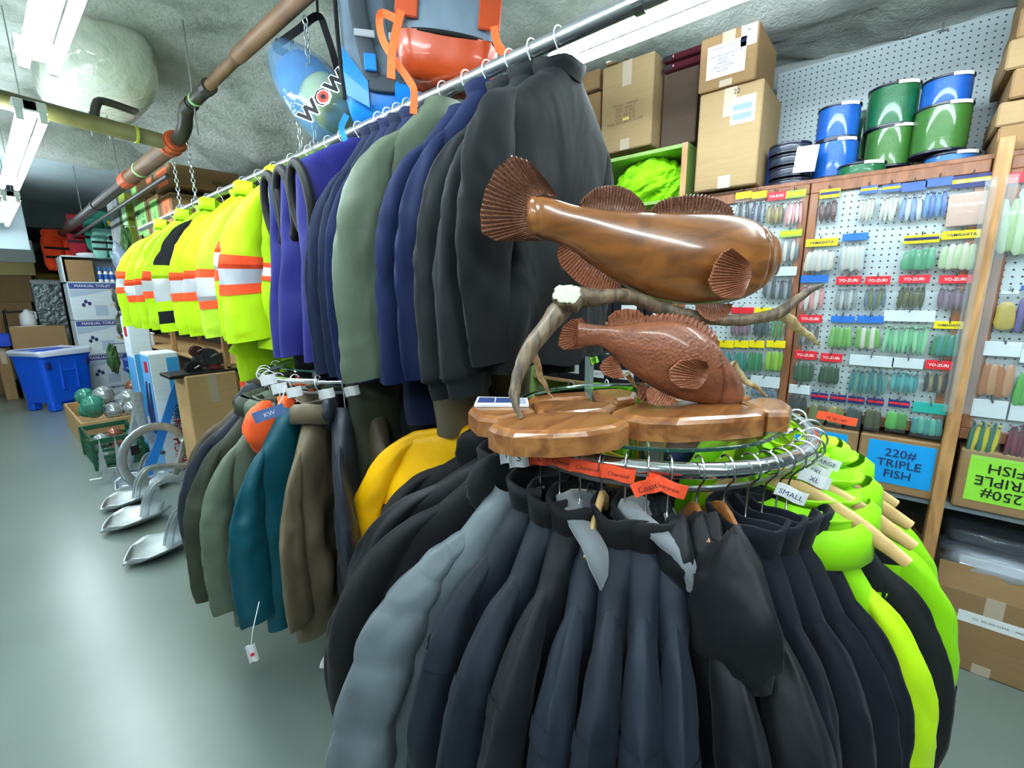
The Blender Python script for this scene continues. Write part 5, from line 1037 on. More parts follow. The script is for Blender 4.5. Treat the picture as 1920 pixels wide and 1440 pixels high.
# ================================================================== far end and floor of the aisle
def yspan(px0, px1, pt, pb, Y):
    a = onY(px0, (pt + pb) / 2, Y); b = onY(px1, (pt + pb) / 2, Y); xm = (px0 + px1) / 2
    return float(a[0]), float(b[0]), float(onY(xm, pb, Y)[2]), float(onY(xm, pt, Y)[2])
def ybox(label, px0, px1, pt, pb, Y, depth=.4, m=CARD, name='carton', cat='carton', group='cartons at the end of the aisle', z0=None, z1=None, tape=True):
    """box whose camera-side face (plane Y) covers a photo rectangle"""
    xa, xb, za, zb = yspan(px0, px1, pt, pb, Y); za = za if z0 is None else z0; zb = zb if z1 is None else z1
    t = Thing(name, label, cat, ((xa + xb) / 2, Y + depth / 2, za), 0, group); a, b, h = (xb - xa) / 2, depth / 2, zb - za; t.d3 = (a, b, h)
    t.part('box', cbox(-a, -b, 0, a, b, h, .008), m)
    if tape: t.part('packing_tape', cbox(-.03, -b - .001, h * .7, .03, -b + .001, h - .002, .0003), TAPE)
    return t
def yface(t, x0, x1, z0, z1, m, name='paper_label', th=.002):
    a, b, h = t.d3; return t.part(name, cbox(x0 * a, -b - th, z0 * h, x1 * a, -b + .0005, z1 * h, .0004), m)
def ytext(t, s, size, x, z, m=INK, parent=None, rot=False, th=.003, **k):
    a, b, h = t.d3; ex, ey = (A([1., 0, 0]), A([0, 0, 1.])) if not rot else (A([0, 0, 1.]), A([-1., 0, 0]))
    t.part('lettering', text(s, size, (x * a, -b - th, z * h), ex, ey, **k), m, parent)
def xface(t, y0, y1, z0, z1, m, name='paper_label', th=.002):
    a, b, h = t.d3; return t.part(name, cbox(-a - th, y0 * b, z0 * h, -a + .0005, y1 * b, z1 * h, .0004), m)
# boxed toilets
TBOX = card('white_print', (196, 208, 214)); BAND = mat('print_band', (48, 66, 128), .5); GREYP = mat('print_pale', (158, 176, 194), .6)
x0 = float(onY(139, 600, 9.6)[0]); zs = [float(onY(185, p, 9.6)[2]) for p in (786, 727, 665, 600, 530)]; zs[0] = 0.0
names_ = ('bottom', 'second up', 'third up', 'fourth up, top')
for i in range(4):
    t = Thing('toilet_carton', 'white MANUAL TOILET carton with blue band, %s of the stack' % names_[i], 'carton', (x0 + .38, 9.85, zs[i]), 0, 'stacked toilet cartons'); a, b, h = .38, .25, zs[i + 1] - zs[i] - .004; t.d3 = (a, b, h)
    t.part('box', cbox(-a, -b, 0, a, b, h, .01), TBOX); s = yface(t, -.97, .97, .84, .99, BAND, 'printed_band'); ytext(t, 'MANUAL TOILET', .055, -.25, .915, INKW, s, th=.004)
    g = [(-a * .98, -b - .0015, h * .82), (a * .3, -b - .0015, h * .82), (-a * .1, -b - .0015, h * .74), (-a * .6, -b - .0015, h * .66), (-a * .98, -b - .0015, h * .62)]; t.part('printed_swoosh', (g, [(0, 4, 3, 2, 1)]), GREYP)
    t.part('printed_pump', join(*[xf(ellipsoid(.022, .003, .03, 10, 6), (-a * .55 + dx, -b - .002, h * .45 + dz)) for dx, dz in ((0, .03), (.04, 0), (-.03, -.02))]), INKB)
    t.part('printed_panel', cbox(-a * .3, -b - .0015, h * .12, a * .1, -b, h * .4, .0003), GREYP)
# open display carton on top
zt = zs[4]; t = Thing('open_carton', 'open white carton on the toilet stack holding blue capped bottles', 'carton', (x0 + .36, 9.87, zt), 0, 'cartons at the end of the aisle'); h = float(onY(160, 480, 9.6)[2]) - zt
t.part('box', join(cbox(-.38, -.25, 0, .38, .25, .012, .003), cbox(-.38, -.25, 0, -.36, .25, h, .003), cbox(.36, -.25, 0, .38, .25, h, .003), cbox(-.38, .235, 0, .38, .25, h, .003), cbox(-.38, -.25, h - .02, .38, .25, h, .003)), TBOX); t.part('inner_card', cbox(-.33, -.22, .014, -.02, .2, h - .06, .004), CARD)
for i in range(5):
    q = (x0 + .41 + .07 * i, 9.7, zt + .013); b_ = Thing('bottle', 'white bottle with blue cap in the open carton', 'bottle', q, 0, 'blue capped bottles')
    b_.part('bottle_body', lathe([(0, 0), (.028, 0), (.03, .02), (.03, .13), (.012, .17), (.012, .19)], 12), WHITE, smooth=True); b_.part('cap', lathe([(.013, .17), (.02, .175), (.02, .23), (.0, .235)], 12), plas('blue_cap', (30, 100, 180))); b_.part('bottle_label', lathe([(.0305, .04), (.0305, .12)], 12), plas('blue_label', (40, 90, 170)))
# tote
TOT = plas('tote_blue', (10, 84, 214), .4, bump=.1, bs=30); LINER = mat('liner_film', (208, 216, 226), .2, alpha=.8, coat=.5, bump=.6, bs=18, bdist=.01)
t = Thing('insulated_tote', 'blue insulated plastic fish tote lined with a clear bag', 'tote', (.6, 9.3, 0), RAD(28)); a, b = .32, .3
def tub(z, k, r=.06):
    p = []
    for (sx, sy, a0) in ((1, 1, 0), (-1, 1, 90), (-1, -1, 180), (1, -1, 270)):
        for q in (0, 30, 60, 90): p.append(((sx * (a * k - r)) + r * cos(RAD(a0 + q)), (sy * (b * k - r)) + r * sin(RAD(a0 + q)), z))
    return p
t.part('tub', grid([tub(.13, .84), tub(.2, .86), tub(.76, .97), tub(.78, 1.02), tub(.84, 1.02), tub(.84, .9), tub(.3, .8)], wrap=True), TOT)
for sx in (-1, 1):
    for sy in (-1, 1): t.part('foot', cbox(sx * .2 - .06, sy * .19 - .06, 0, sx * .2 + .06, sy * .19 + .06, .15, .02), TOT)
t.part('hinge_recess', join(cbox(-.11, -b * .97, .3, -.08, -b * .86, .76, .01), cbox(.08, -b * .97, .3, .11, -b * .86, .76, .01), cbox(-.11, -b * .96, .56, .11, -b * .88, .59, .01), cbox(-.11, -b * .99, .73, .11, -b * .9, .76, .01)), TOT)
for sx in (-1, 1): t.part('latch', cbox(sx * .24 - .03, -b * 1.04, .62, sx * .24 + .03, -b * .92, .72, .008), plas('tote_dark', (14, 40, 110), .5))
rows = []
for u in np.linspace(0, 1, 6): rows.append([(x * (1 + .05 * sin(u * 3)) * (1.04 - .12 * u if u > .4 else 1.03), y * (1.04 - .1 * u), (.8 + .13 * u if u < .7 else .89 - .1 * (u - .7)) + .025 * float(nz(A([x, y, u]), 9, 3))) for x, y, _ in tub(0, 1.02)])
t.part('liner_bag', grid(rows, wrap=True), LINER, smooth=True)
# things around the tote
t = ybox('open brown carton behind the blue tote', 22, 128, 612, 664, 10.2, .4, z0=.0, tape=False); solo('paper_sheet', 'loose paper sheet on the carton behind the blue tote', 'paper', xf(cbox(-.17, -.12, 0, .17, .12, .003, .001), (t.L[0] - .1, t.L[1], t.d3[2] + .001), rz=.3), mat('paper_cream', (226, 222, 190), .7))
t = Thing('plastic_jug', 'white plastic jug standing behind the tote carton', 'jug', onY(54, 606, 10.75)); t.part('jug_body', lathe([(0, -.1), (.09, -.1), (.1, 0), (.09, .14), (.03, .2), (.03, .22), (0, .22)], 14), WHITE, smooth=True); t.part('handle', tube([(.03, 0, .19), (.1, 0, .17), (.095, 0, .06)], .014, 8), WHITE)
t = Thing('hand_truck', 'black hand truck frame behind the blue tote', 'hand truck', (float(onY(33, 700, 10.9)[0]), 10.9, 0)); z_ = float(onY(40, 585, 10.9)[2])
t.part('frame', tube(catmull([(0, 0, .02), (0, 0, z_ - .08), (.05, 0, z_), (.3, 0, z_), (.36, 0, z_ - .08), (.36, 0, .02)], 4), .017, 8), BLACK, smooth=True); t.part('toe_plate', cbox(-.03, -.2, 0, .39, .02, .012, .003), BLACK)
for s in (-.02, .38): t.part('wheel', xf(lathe([(.05, -.03), (.13, -.03), (.14, 0), (.13, .03), (.05, .03)], 16), (s, .06, .14), ry=pi / 2), BLACK)
SILV = mat('silver_wrap', (120, 132, 136), .22, .5, var=.35, vs=9, bump=.8, bs=16, bdist=.02)
t = ybox('silver film wrapped stack beside the toilet cartons', 64, 120, 528, 600, 11.2, .5, m=SILV, name='wrapped_stack', cat='wrapped stack', z0=0, tape=False); t.part('film_top', cbox(-t.d3[0] * 1.03, -t.d3[1] * 1.02, t.d3[2] - .06, t.d3[0] * 1.03, t.d3[1] * 1.02, t.d3[2] + .03, .02), LINER)
# pile at the left
FOAM = mat('foam_white', (220, 226, 224), .85, var=.03); FOAMY = mat('foam_tan', (206, 184, 128), .85, var=.05)
z = 0.0
for (lb, pt, m, dx) in (('brown carton at the bottom of the aisle end pile', 650, CARD, -.08), ('brown carton in the middle of the aisle end pile', 566, CARD, 0), ('brown carton under the foam slabs', 516, CARD3 if False else CARD, 0), ('tan foam slab on the aisle end pile', 492, FOAMY, .03), ('white foam slab on top of the aisle end pile', 449, FOAM, 0)):
    z1 = float(onY(40, pt, 11.4)[2]); xe = float(onY(63, pt + 20, 11.4)[0]) + dx; c = Thing('carton' if m is CARD else 'foam_slab', lb, 'carton' if m is CARD else 'foam slab', (xe - .65, 11.8, z), 0, 'aisle end pile'); c.part('box' if m is CARD else 'slab', cbox(-.65, -.4, 0, .65, .4, z1 - z - .002, .01), m)
    if m is CARD: c.part('packing_tape', cbox(-.03, -.401, (z1 - z) * .6, .03, -.399, z1 - z - .004, .0003), TAPE)
    z = z1
ybox('tall flat brown carton on the floor beside the blue tote', 0, 24, 652, 737, 10.6, .3, z0=0); ybox('blue tarpaulin bundle on the cartons beside the tote', -6, 20, 626, 650, 10.5, .3, m=plas('tarp_blue', (20, 70, 200), .4), name='tarpaulin', cat='tarpaulin', tape=False)
q = onY(14, 418, 9.5); t = Thing('hanging_sign', 'grey hanging sign board with a blue mark over the aisle end', 'sign', (q[0], 9.5, q[2] - .35)); t.part('board', cbox(-.4, -.01, 0, .17, .01, .75, .004), mat('sign_grey', (150, 166, 172), .6)); t.part('blue_mark', xf(lathe([(0, 0), (.07, .0), (.07, .004), (0, .004)], 5), (-.02, -.012, .42), rx=pi / 2), plas('mark_blue', (30, 60, 140)))
for x in (-.3, .1): t.part('hanger_wire', tube([(x, 0, .74), (x, 0, 1.3)], .004, 6), STEEL)
# back shelf with dark stock
BRW = mat('shelf_brown', (110, 66, 44), .6, var=.1)
t = Thing('stock_shelf', 'brown board shelf on the back wall behind the life jackets', 'shelf', (1.0, 13.6, 0)); t.part('shelf_board', cbox(-1.2, -.3, 1.75, 1.4, .3, 1.8, .004), BRW); t.part('back_panel', cbox(-1.2, .28, 0, 1.4, .3, 2.3, .004), BRW)
for x in (-1.15, 1.35): t.part('side_panel', cbox(x, -.3, 0, x + .04, .3, 2.3, .004), BRW)
rg = random.Random(3)
for i in range(4): solo('stock_bundle', 'dark bundled stock on the back wall shelf, %s' % ('first', 'second', 'third', 'fourth')[i] + ' from its open side', 'bundle', xf(bagshape(.2, .2, .14, i + 2), (.25 + .42 * i, 13.55, 1.945)), mat('bundle_dark', (44, 50, 54), .7, var=.3), 'dark bundles', smooth=True)
solo('stock_bundle', 'yellow bag low on the back wall shelf', 'bundle', xf(bagshape(.22, .15, .1, 9), (.9, 12.3, 1.95)), plas('bag_yellow', (196, 160, 40)), smooth=True)
# life jackets
def lifejacket(label, q, m, m2, s=1.0, rz=0.0):
    t = Thing('life_jacket', label, 'life jacket', q, rz, 'life jackets'); 
    for sd in (-1, 1): t.part('front_panel', xf(bagshape(.12 * s, .06 * s, .26 * s, 4 + sd), (sd * .125 * s, 0, -.3 * s)), m, smooth=True)
    t.part('collar_pad', xf(bagshape(.2 * s, .07 * s, .1 * s, 7), (0, .05 * s, -.02 * s)), m, smooth=True)
    for z in (-.22, -.36): t.part('strap', cbox(-.25 * s, -.075 * s, z * s - .018, .25 * s, -.06 * s, z * s + .018, .004), BLACK)
    t.part('chest_patch', cbox(.05 * s, -.072 * s, -.16 * s, .2 * s, -.062 * s, -.07 * s, .004), m2)
LJO = fab('life_orange', (250, 72, 28)); LJR = fab('life_red', (150, 24, 44)); LJG = fab('life_green', (40, 120, 100)); LJM = fab('life_mint', (130, 190, 176))
lifejacket('bright orange life jacket hanging beside the open toilet carton', onY(112, 440, 10.4), LJO, WHITE, 1.0, .3); lifejacket('crimson life jacket hanging above the toilet cartons', onY(157, 412, 9.9), LJR, LJO, .95); lifejacket('green life jacket with yellow patch above the toilet cartons', onY(190, 405, 9.6), LJG, YEL, .95)
lifejacket('mint life jacket strapped under the green one', onY(196, 436, 9.45), LJM, BLACK, .7); lifejacket('dark red life jacket low beside the toilet cartons', onY(185, 440, 10.3), LJR, BLACK, .8)
solo('cap_visor', 'white cap lying on top of the open toilet carton', 'cap', xf(ellipsoid(.18, .12, .04, 16, 8), (x0 + .35, 9.8, zt + h + .03), rz=.3), WHITE, smooth=True)
# ---- tall shelving behind the hi-vis jackets
t = Thing('aisle_shelving', 'tall aisle shelving behind the yellow jackets topped by labelled cartons', 'shelf', (1.6, 6.8, 0))
for z, ya, yb in ((.5, 4.4, 9.2), (1.0, 4.4, 9.2), (1.5, 4.4, 9.2), (1.95, 4.4, 7.3), (2.2, 4.4, 7.3), (1.72, 7.35, 9.2)): t.part('shelf_board', cbox(1.34, ya, z - .025, 1.95, yb, z, .003), SHW, w=True)
for y in (4.4, 6.0, 7.3, 8.8):
    if y < 8: t.part('upright', cbox(1.33, y, 0, 1.37, y + .05, 2.25, .003), PINE, w=True)
    t.part('upright', cbox(1.92, y, 0, 1.96, y + .05, 2.25, .003), PINE, w=True)
t.part('back_panel', cbox(1.95, 4.4, .02, 1.96, 9.2, 2.25, .002), DARKB, w=True)
OR_L = mat('label_orange', (255, 120, 70), .6); GR_L = mat('label_green', (140, 220, 110), .6); MN = mat('label_mint', (176, 226, 190), .6)
def xbox(label, px0, px1, pt, pb, X=1.34, depth=.45, m=CARD, lab=None, lt='', z0=None, cat='carton', name='carton', y=None):
    """carton whose aisle face (plane X) covers a photo rectangle"""
    pm = (pt + pb) / 2; ya, yb = float(onX(px0, pm, X)[1]), float(onX(px1, pm, X)[1]); xm = (px0 + px1) / 2; za = float(onX(xm, pb, X)[2]) if z0 is None else z0; zb = float(onX(xm, pt, X)[2])
    c = carton(label, yb, ya, za, zb, X, X + depth, m=m, group='labelled cartons on the aisle shelving', tape=False, name=name)
    if lab: p = face_paper(c, -.7, .55, .12, .9, lab); c.part('lettering', text(lt, c.dims[2] * .22, (-c.dims[0] - .004, -.07 * c.dims[1], c.dims[2] * .52), A([0, -1., 0]), A([0, 0, 1.])), INK, p)
    return c
c1_ = xbox('brown carton with an orange label under the big one', 300, 322, 364, 405, 1.34, .55, CARD, OR_L, '20\nCT', z0=2.2); c2_ = xbox('brown carton with a mint label beside the orange labelled one', 277, 298, 366, 408, 1.34, .5, CARD, GR_L, '1/2', z0=2.2)
zt1, zt2 = c1_.L[2] + c1_.dims[2], c2_.L[2] + c2_.dims[2]
c = xbox('big brown carton with an orange label at the end of the shelving top', 288, 320, 312, 362, 1.34, .58, CARD, OR_L, '40 CT', z0=max(zt1, zt2) + .001)
c.part('lettering', text('nylon', .07, (.12, -c.dims[1] - .003, c.dims[2] * .4), A([1., 0, 0]), A([0, 0, 1.])), INK)
c3_ = xbox('brown carton with a pale green label under the green labelled one', 257, 275, 370, 412, 1.34, .5, CARD, GR_L, '12\nMM', z0=2.2)
xbox('brown carton with an orange label above the mint one', 274, 286, 330, 364, 1.34, .5, CARD, OR_L, '60', z0=max(c3_.L[2] + c3_.dims[2], zt2) + .001); xbox('tall brown carton with a green label on the shelving top', 243, 256, 330, 370, 1.34, .5, CARD, GR_L, '10\nMM', z0=2.2)
xbox('grey carton standing at the far end of the shelving', 205, 215, 360, 470, 1.34, .4, card('grey', (128, 132, 132)), z0=1.72); xbox('slate carton standing beside the far grey one', 216, 225, 366, 470, 1.34, .4, card('slate', (112, 118, 122)), z0=1.72)
xbox('olive banded carton standing between the grey and labelled cartons', 226, 238, 360, 440, 1.34, .4, card('olive', (132, 150, 60)), MN, '', z0=1.72)
# hung goods between toilet cartons and yellow jackets
FG = mat('net_green', (60, 96, 52), .7, var=.2); PLB = film('goods', (150, 170, 200), .5)
for i, (px, py, s, m, lb) in enumerate(((228, 490, .14, PLB, 'clear bag of hardware hanging above the net bundle'), (238, 540, .13, mat('film_violet', (90, 100, 190), .2, alpha=.7), 'violet packet hanging beside the toilet cartons'), (236, 450, .1, FG, 'green leafy lure bunch hanging under the white carton'), (222, 560, .11, mat('net_dark', (52, 62, 56), .8, var=.3), 'dark netting hank hanging beside the toilet cartons'), (226, 610, .1, mat('net_grey', (78, 86, 74), .8, var=.3), 'grey rope hank hanging beside the toilet cartons'), (212, 672, .14, FG, 'green rubber glove bunch hanging by the floats'))):
    q = onX(px, py, 1.22); t = Thing('hanging_stock', lb, 'hanging goods', q, 0, 'goods hung on the aisle shelving'); t.part('bundle', ellipsoid(1, 1, 1, 20, 14, lambda P: P * A([.5, .8, 1.5]) * s * (1 + .28 * nz(P, 3, i) + .12 * nz(P, 8, i))[..., None]), m, smooth=i < 2)
    t.part('peg_rod', tube([(0, 0, s * 1.3), (0, 0, s * 1.55), (.74, 0, s * 1.55)], .006, 6), STEEL)
# low rack with small goods
for i, (px, py, c, lb) in enumerate(((238, 640, (226, 230, 232), 'white tubs on the low shelf'), (236, 688, (40, 60, 150), 'blue box on the low shelf'), (246, 705, (40, 150, 120), 'teal tub on the low shelf'))):
    q = onX(px, py, 1.16); c_ = Thing('stock_box', lb + ' beside the downrigger cartons', 'box', q); c_.part('box', cbox(0, -.16, -.08, .25, .16, .08, .01), plas('tub_%d' % i, c)); c_.part('lid', cbox(-.01, -.17, .08, .26, .17, .1, .006), plas('tub_%d' % i, c))
# ---- downrigger cartons
DW = card('white', (206, 218, 228)); DB = mat('print_sky', (56, 150, 214), .5, var=.15, vs=3)
t = ybox('tall white and blue downrigger carton standing by the anchors', 296, 352, 660, 905, 4.95, .3, m=DW, name='downrigger_carton', z0=0, tape=False, group='downrigger cartons'); a, b, h = t.d3
xface(t, -.98, .98, .02, .98, mat('print_skyface', (96, 166, 224), .5, var=.15, vs=2), 'printed_panel'); xface(t, -.6, .2, .84, .93, RED, 'printed_panel', .003); yface(t, .15, .98, .45, .96, DB, 'printed_panel')
ytext(t, 'HIGH', .1, .1, .18, RED, rot=True); ytext(t, 'downrigger', .085, .1, .42, INK, rot=True); ytext(t, 'electrique', .085, .42, .42, INK, rot=True); ytext(t, 'PERFORMANCE', .1, .48, .14, RED, rot=True)
for y in (-.5, .3): t.part('printed_rod', xf(tube([(0, 0, 0), (0, .03, .35), (0, .0, .62)], [.012, .02, .008], 5), (-a - .004, y * b, h * .2)), INKB)
t = ybox('tall pale blue downrigger carton behind the white one', 262, 300, 592, 880, 5.6, .3, m=DW, name='downrigger_carton', z0=0, tape=False, group='downrigger cartons'); xface(t, -.98, .98, .02, .72, mat('print_skyface2', (84, 158, 222), .5, var=.15, vs=2), 'printed_panel'); xface(t, -.98, .98, .74, .98, DW, 'printed_panel'); xface(t, -.4, .4, .86, .94, RED, 'printed_panel', .003); yface(t, -.9, .98, .3, .74, DB, 'printed_panel')
t = ybox('plain brown carton beside the white downrigger carton', 356, 452, 700, 830, 4.35, .35, m=card('kraft_fl', (186, 152, 106)), z0=.16); xa = t.L[0]
c = ybox('low brown carton under the plain one', 372, 450, 800, 930, 4.3, .4, z0=0, z1=.16, tape=False)
solo('boat_hook_handle', 'blue plastic strap leaning on the downrigger carton among the anchors', 'strap', sheet([[onY(p, q_, 4.85) for p, q_ in ((333, 700), (318, 740), (290, 830), (262, 900))], [onY(p, q_, 4.85) for p, q_ in ((342, 706), (334, 744), (306, 834), (280, 905))]], .012), plas('strap_blue', (24, 110, 190), .4))
rg = random.Random(11)
for i, (px, py, c, s) in enumerate(((362, 690, (30, 30, 34), .06), (378, 678, (70, 74, 78), .055), (392, 668, (46, 50, 54), .07), (405, 682, (150, 60, 60), .05), (418, 672, (60, 62, 60), .05), (372, 660, (90, 50, 50), .05))):
    q = onY(px, py, 4.5); z0 = .16 + 0; r_ = Thing('reel', 'dark boxed reel on the plain brown carton, %s' % ('black', 'grey', 'large slate', 'red', 'graphite', 'maroon')[i], 'reel', (q[0], 4.5 + .06 * (i % 2), q[2] - s), 0, 'reels on the brown carton')
    r_.part('drum', xf(lathe([(.0, -s * .6), (s, -s * .6), (s, -s * .5), (s * .7, -s * .4), (s * .7, s * .4), (s, s * .5), (s, s * .6), (0, s * .6)], 14), (0, 0, s), rx=pi / 2), plas('reel_%d' % i, c, .4)); r_.part('crank', tube([(0, -s * .7, s), (s * .6, -s * .8, s * 1.3), (s * .6, -s * 1.1, s * 1.3)], s * .12, 6), STEEL)
q = onY(390, 690, 4.4); solo('carton_tray', 'shallow black tray under the reels on the brown carton', 'tray', cbox(q[0] - .28, 4.38, q[2] - .06, q[0] + .22, 4.68, q[2] - .03, .006), BLACK)
# ---- crate and floats
CRG = plas('crate_green', (22, 74, 50), .5); cx0, cx1, cy0, cy1, chh = .5, .86, 5.55, 6.25, .3
t = Thing('plastic_crate', 'dark green slatted plastic crate of glass floats by the anchors', 'crate', ((cx0 + cx1) / 2, (cy0 + cy1) / 2, 0)); a, b = (cx1 - cx0) / 2, (cy1 - cy0) / 2
t.part('crate_floor', cbox(-a, -b, 0, a, b, .02, .004), CRG)
for k, z in enumerate((.04, .1, .16, .25)):
    w = .035 if z < .2 else .05
    for g in (cbox(-a, -b, z, a, -b + .012, z + w, .003), cbox(-a, b - .012, z, a, b, z + w, .003), cbox(-a, -b, z, -a + .012, b, z + w, .003), cbox(a - .012, -b, z, a, b, z + w, .003)): t.part('slat', g, CRG)
for sx in (-1, 1):
    for sy in (-1, 1): t.part('corner_post', cbox(sx * a - .015, sy * b - .015, 0, sx * a + .015, sy * b + .015, chh, .003), CRG)
FGL = {'silver': mat('float_silver', (190, 200, 206), .1, .6, coat=.6), 'green': mat('float_green', (70, 150, 130), .08, alpha=.75, coat=.8), 'copper': mat('float_copper', (150, 100, 84), .2, .4, coat=.5)}
NET = {'silver': mat('cord_grey', (150, 160, 160), .7), 'green': mat('cord_green', (30, 130, 100), .7), 'copper': mat('cord_brown', (130, 70, 50), .7)}
def floatball(label, c, r, k):
    t = Thing('net_float', label, 'float', (c[0], c[1], c[2] - r), 0, 'netted glass floats'); t.part('ball', xf(ellipsoid(r, r, r, 18, 12), (0, 0, r)), FGL[k], smooth=True); an = np.arange(14) * 2 * pi / 14
    for q in range(4): t.part('net_cord', tube([(r * 1.02 * cos(x) * cos(q * pi / 4), r * 1.02 * cos(x) * sin(q * pi / 4), r + r * 1.02 * sin(x)) for x in an], .0028, 4, closed=True), NET[k])
    for z in (-.45, .1, .6): t.part('net_cord', tube([(r * 1.02 * cos(x) * math.sqrt(1 - z * z), r * 1.02 * sin(x) * math.sqrt(1 - z * z), r + r * z) for x in an], .0028, 4, closed=True), NET[k])
rg = random.Random(5); ks = ('silver', 'green', 'copper')
for i in range(9): floatball('%s glass float in the dark green crate' % ks[i % 3], (cx0 + .1 + .13 * (i % 3), cy0 + .12 + .2 * (i // 3) + .03 * (i % 2), .1 + .06 * (i % 2)), .068, ks[(i * 2) % 3]) if False else floatball('%s netted glass float inside the dark green crate' % ks[(i * 2) % 3], (cx0 + .1 + .13 * (i % 3), cy0 + .12 + .2 * (i // 3) + .03 * (i % 2), .1 + .1 * (i % 2)), .066, ks[(i * 2) % 3])
t = Thing('wooden_tray', 'low wooden tray behind the crate heaped with netted floats', 'tray', (.9, 7.1, 0)); 
for g in (cbox(-.38, -.7, 0, .38, -.68, .3, .004), cbox(-.38, .68, 0, .38, .7, .3, .004), cbox(-.38, -.68, 0, -.36, .68, .3, .004), cbox(.36, -.68, 0, .38, .68, .3, .004)): t.part('side_board', g, SHW)
t.part('tray_floor', cbox(-.36, -.68, .1, .36, .68, .12, .002), SHW)
for i in range(16):
    k = ('green', 'silver', 'silver', 'copper')[i % 4]; floatball('%s netted glass float heaped on the wooden tray' % k, (.66 + .16 * (i % 4) + .03 * (i // 4 % 2), 6.55 + .27 * (i // 4) + rg.uniform(-.03, .03), .3 + .12 * ((i * 5) % 3 == 0) + rg.uniform(0, .05)), .085 + .012 * (i % 3 == 0), k)
# ---- anchors
def fluke(w, L, dip):
    u = np.linspace(-1, 1, 15); v = np.linspace(0, 1, 15); rows = []
    for b_ in v:
        wid = w * np.interp(b_, [0, .25, .6, .85, 1], [.35, .75, 1.0, .8, .25]); rows.append([(-L * b_ + L * .12 * a_ * a_, a_ * wid, dip * (a_ * a_) * np.interp(b_, [0, .6, 1], [.6, 1, .5]) + .05 * (b_ - .5) ** 2 * 4 * L) for a_ in u])
    return sheet(rows, .012)
def claw_anchor(label, loc, rz, s=1.0, lean=0.0):
    t = Thing('claw_anchor', label, 'anchor', loc, rz, 'galvanised anchors')
    t.part('fluke', xf(fluke(.15 * s, .32 * s, .07 * s), (0, 0, .012)), GALV, smooth=True)
    for sy in (-.02, .02):
        P = catmull([(-.1 * s, sy, .03), (-.06 * s, sy, .16 * s), (.02 * s, sy, .24 * s), (.2 * s, sy * .8, .2 * s), (.5 * s, sy * .5, .1 * s)], 5); t.part('shank', tube(P, .02 * s, 6, ry=[.005 * s] * len(P)), GALV)
    t.part('shank_web', prism([(-.1 * s, 0, .02), (.0, 0, .02), (.01 * s, 0, .2 * s), (-.06 * s, 0, .16 * s)], (0, .008, 0)), GALV)
    t.part('shackle_eye', tube([(.5 * s + .025 * cos(q), .0, .1 * s + .025 * sin(q)) for q in np.arange(10) * 2 * pi / 10], .006, 6, closed=True), GALV)
claw_anchor('galvanised claw anchor nearest the brown rain coat, broad fluke on the floor', (.66, 3.4, 0), .15, 1.05); claw_anchor('galvanised claw anchor in the middle of the floor row', (.66, 4.0, 0), .1, 1.1); claw_anchor('galvanised claw anchor at the far end of the floor row', (.68, 4.45, 0), .2, 1.0); claw_anchor('small galvanised claw anchor tucked behind the floor row', (.78, 4.9, 0), .5, .95)
claw_anchor('galvanised claw anchor with its shank under the plain carton', (.9, 3.75, 0), .25, .9)
t = Thing('plough_anchor', 'large galvanised plough anchor with curved roll bar standing in the row', 'anchor', (.85, 4.7, 0), .2, 'galvanised anchors'); P = [(-.05 + .24 * cos(q), .0, .26 + .26 * sin(q)) for q in np.linspace(.3, 2 * pi - 1.4, 22)]
t.part('roll_bar', tube(P, .035, 8, ry=[.008] * 22), GALV, smooth=True); t.part('shank', tube(catmull([(.05, 0, .03), (.15, 0, .25), (.22, 0, .5), (.24, 0, .62)], 4), .03, 6, ry=[.008] * 13), GALV); t.part('blade', sheet([[(-.28 + .1 * v, s * .12, .02 + .02 * v) for v in (0, 1, 2, 3)] for s in (-1, 0, 1)], .012), GALV); t.part('maker_plate', cbox(-.22, -.012, .32, -.16, -.009, .4, .002), BLACK)
t = Thing('fluke_anchor', 'galvanised twin pointed fluke anchor standing beside the green crate', 'anchor', (.55, 5.05, 0), -.3, 'galvanised anchors')
for s in (-1, 1): t.part('pointed_fluke', prism([(s * .03, 0, .12), (s * .09, 0, .12), (s * .05, 0, .42)], (0, .012, 0)), GALV)
t.part('shank', tube([(0, 0, .1), (.16, .1, .05), (.35, .2, .03)], .02, 6, ry=[.008] * 3), GALV); t.part('crown', prism([(-.1, 0, 0), (.1, 0, 0), (.06, 0, .14), (-.06, 0, .14)], (0, .02, 0)), GALV); t.part('stock_rod', tube([(-.16, .01, .06), (.16, .01, .06)], .008, 8), GALV)
solo('curved_strap', 'tall grey curved steel strap leaning over the anchors', 'strap', (lambda P: tube(P, .04, 6, ry=[.008] * len(P)))(catmull([onY(p, q_, 5.0) for p, q_ in ((255, 735), (262, 770), (275, 810), (305, 838), (318, 850))], 4)), GALV)
solo('curved_strap', 'straight grey steel strap standing behind the fluke anchor', 'strap', (lambda P: tube(P, .035, 6, ry=[.008] * len(P)))(catmull([onY(p, q_, 5.1) for p, q_ in ((262, 740), (252, 800), (240, 870), (236, 905))], 4)), GALV)
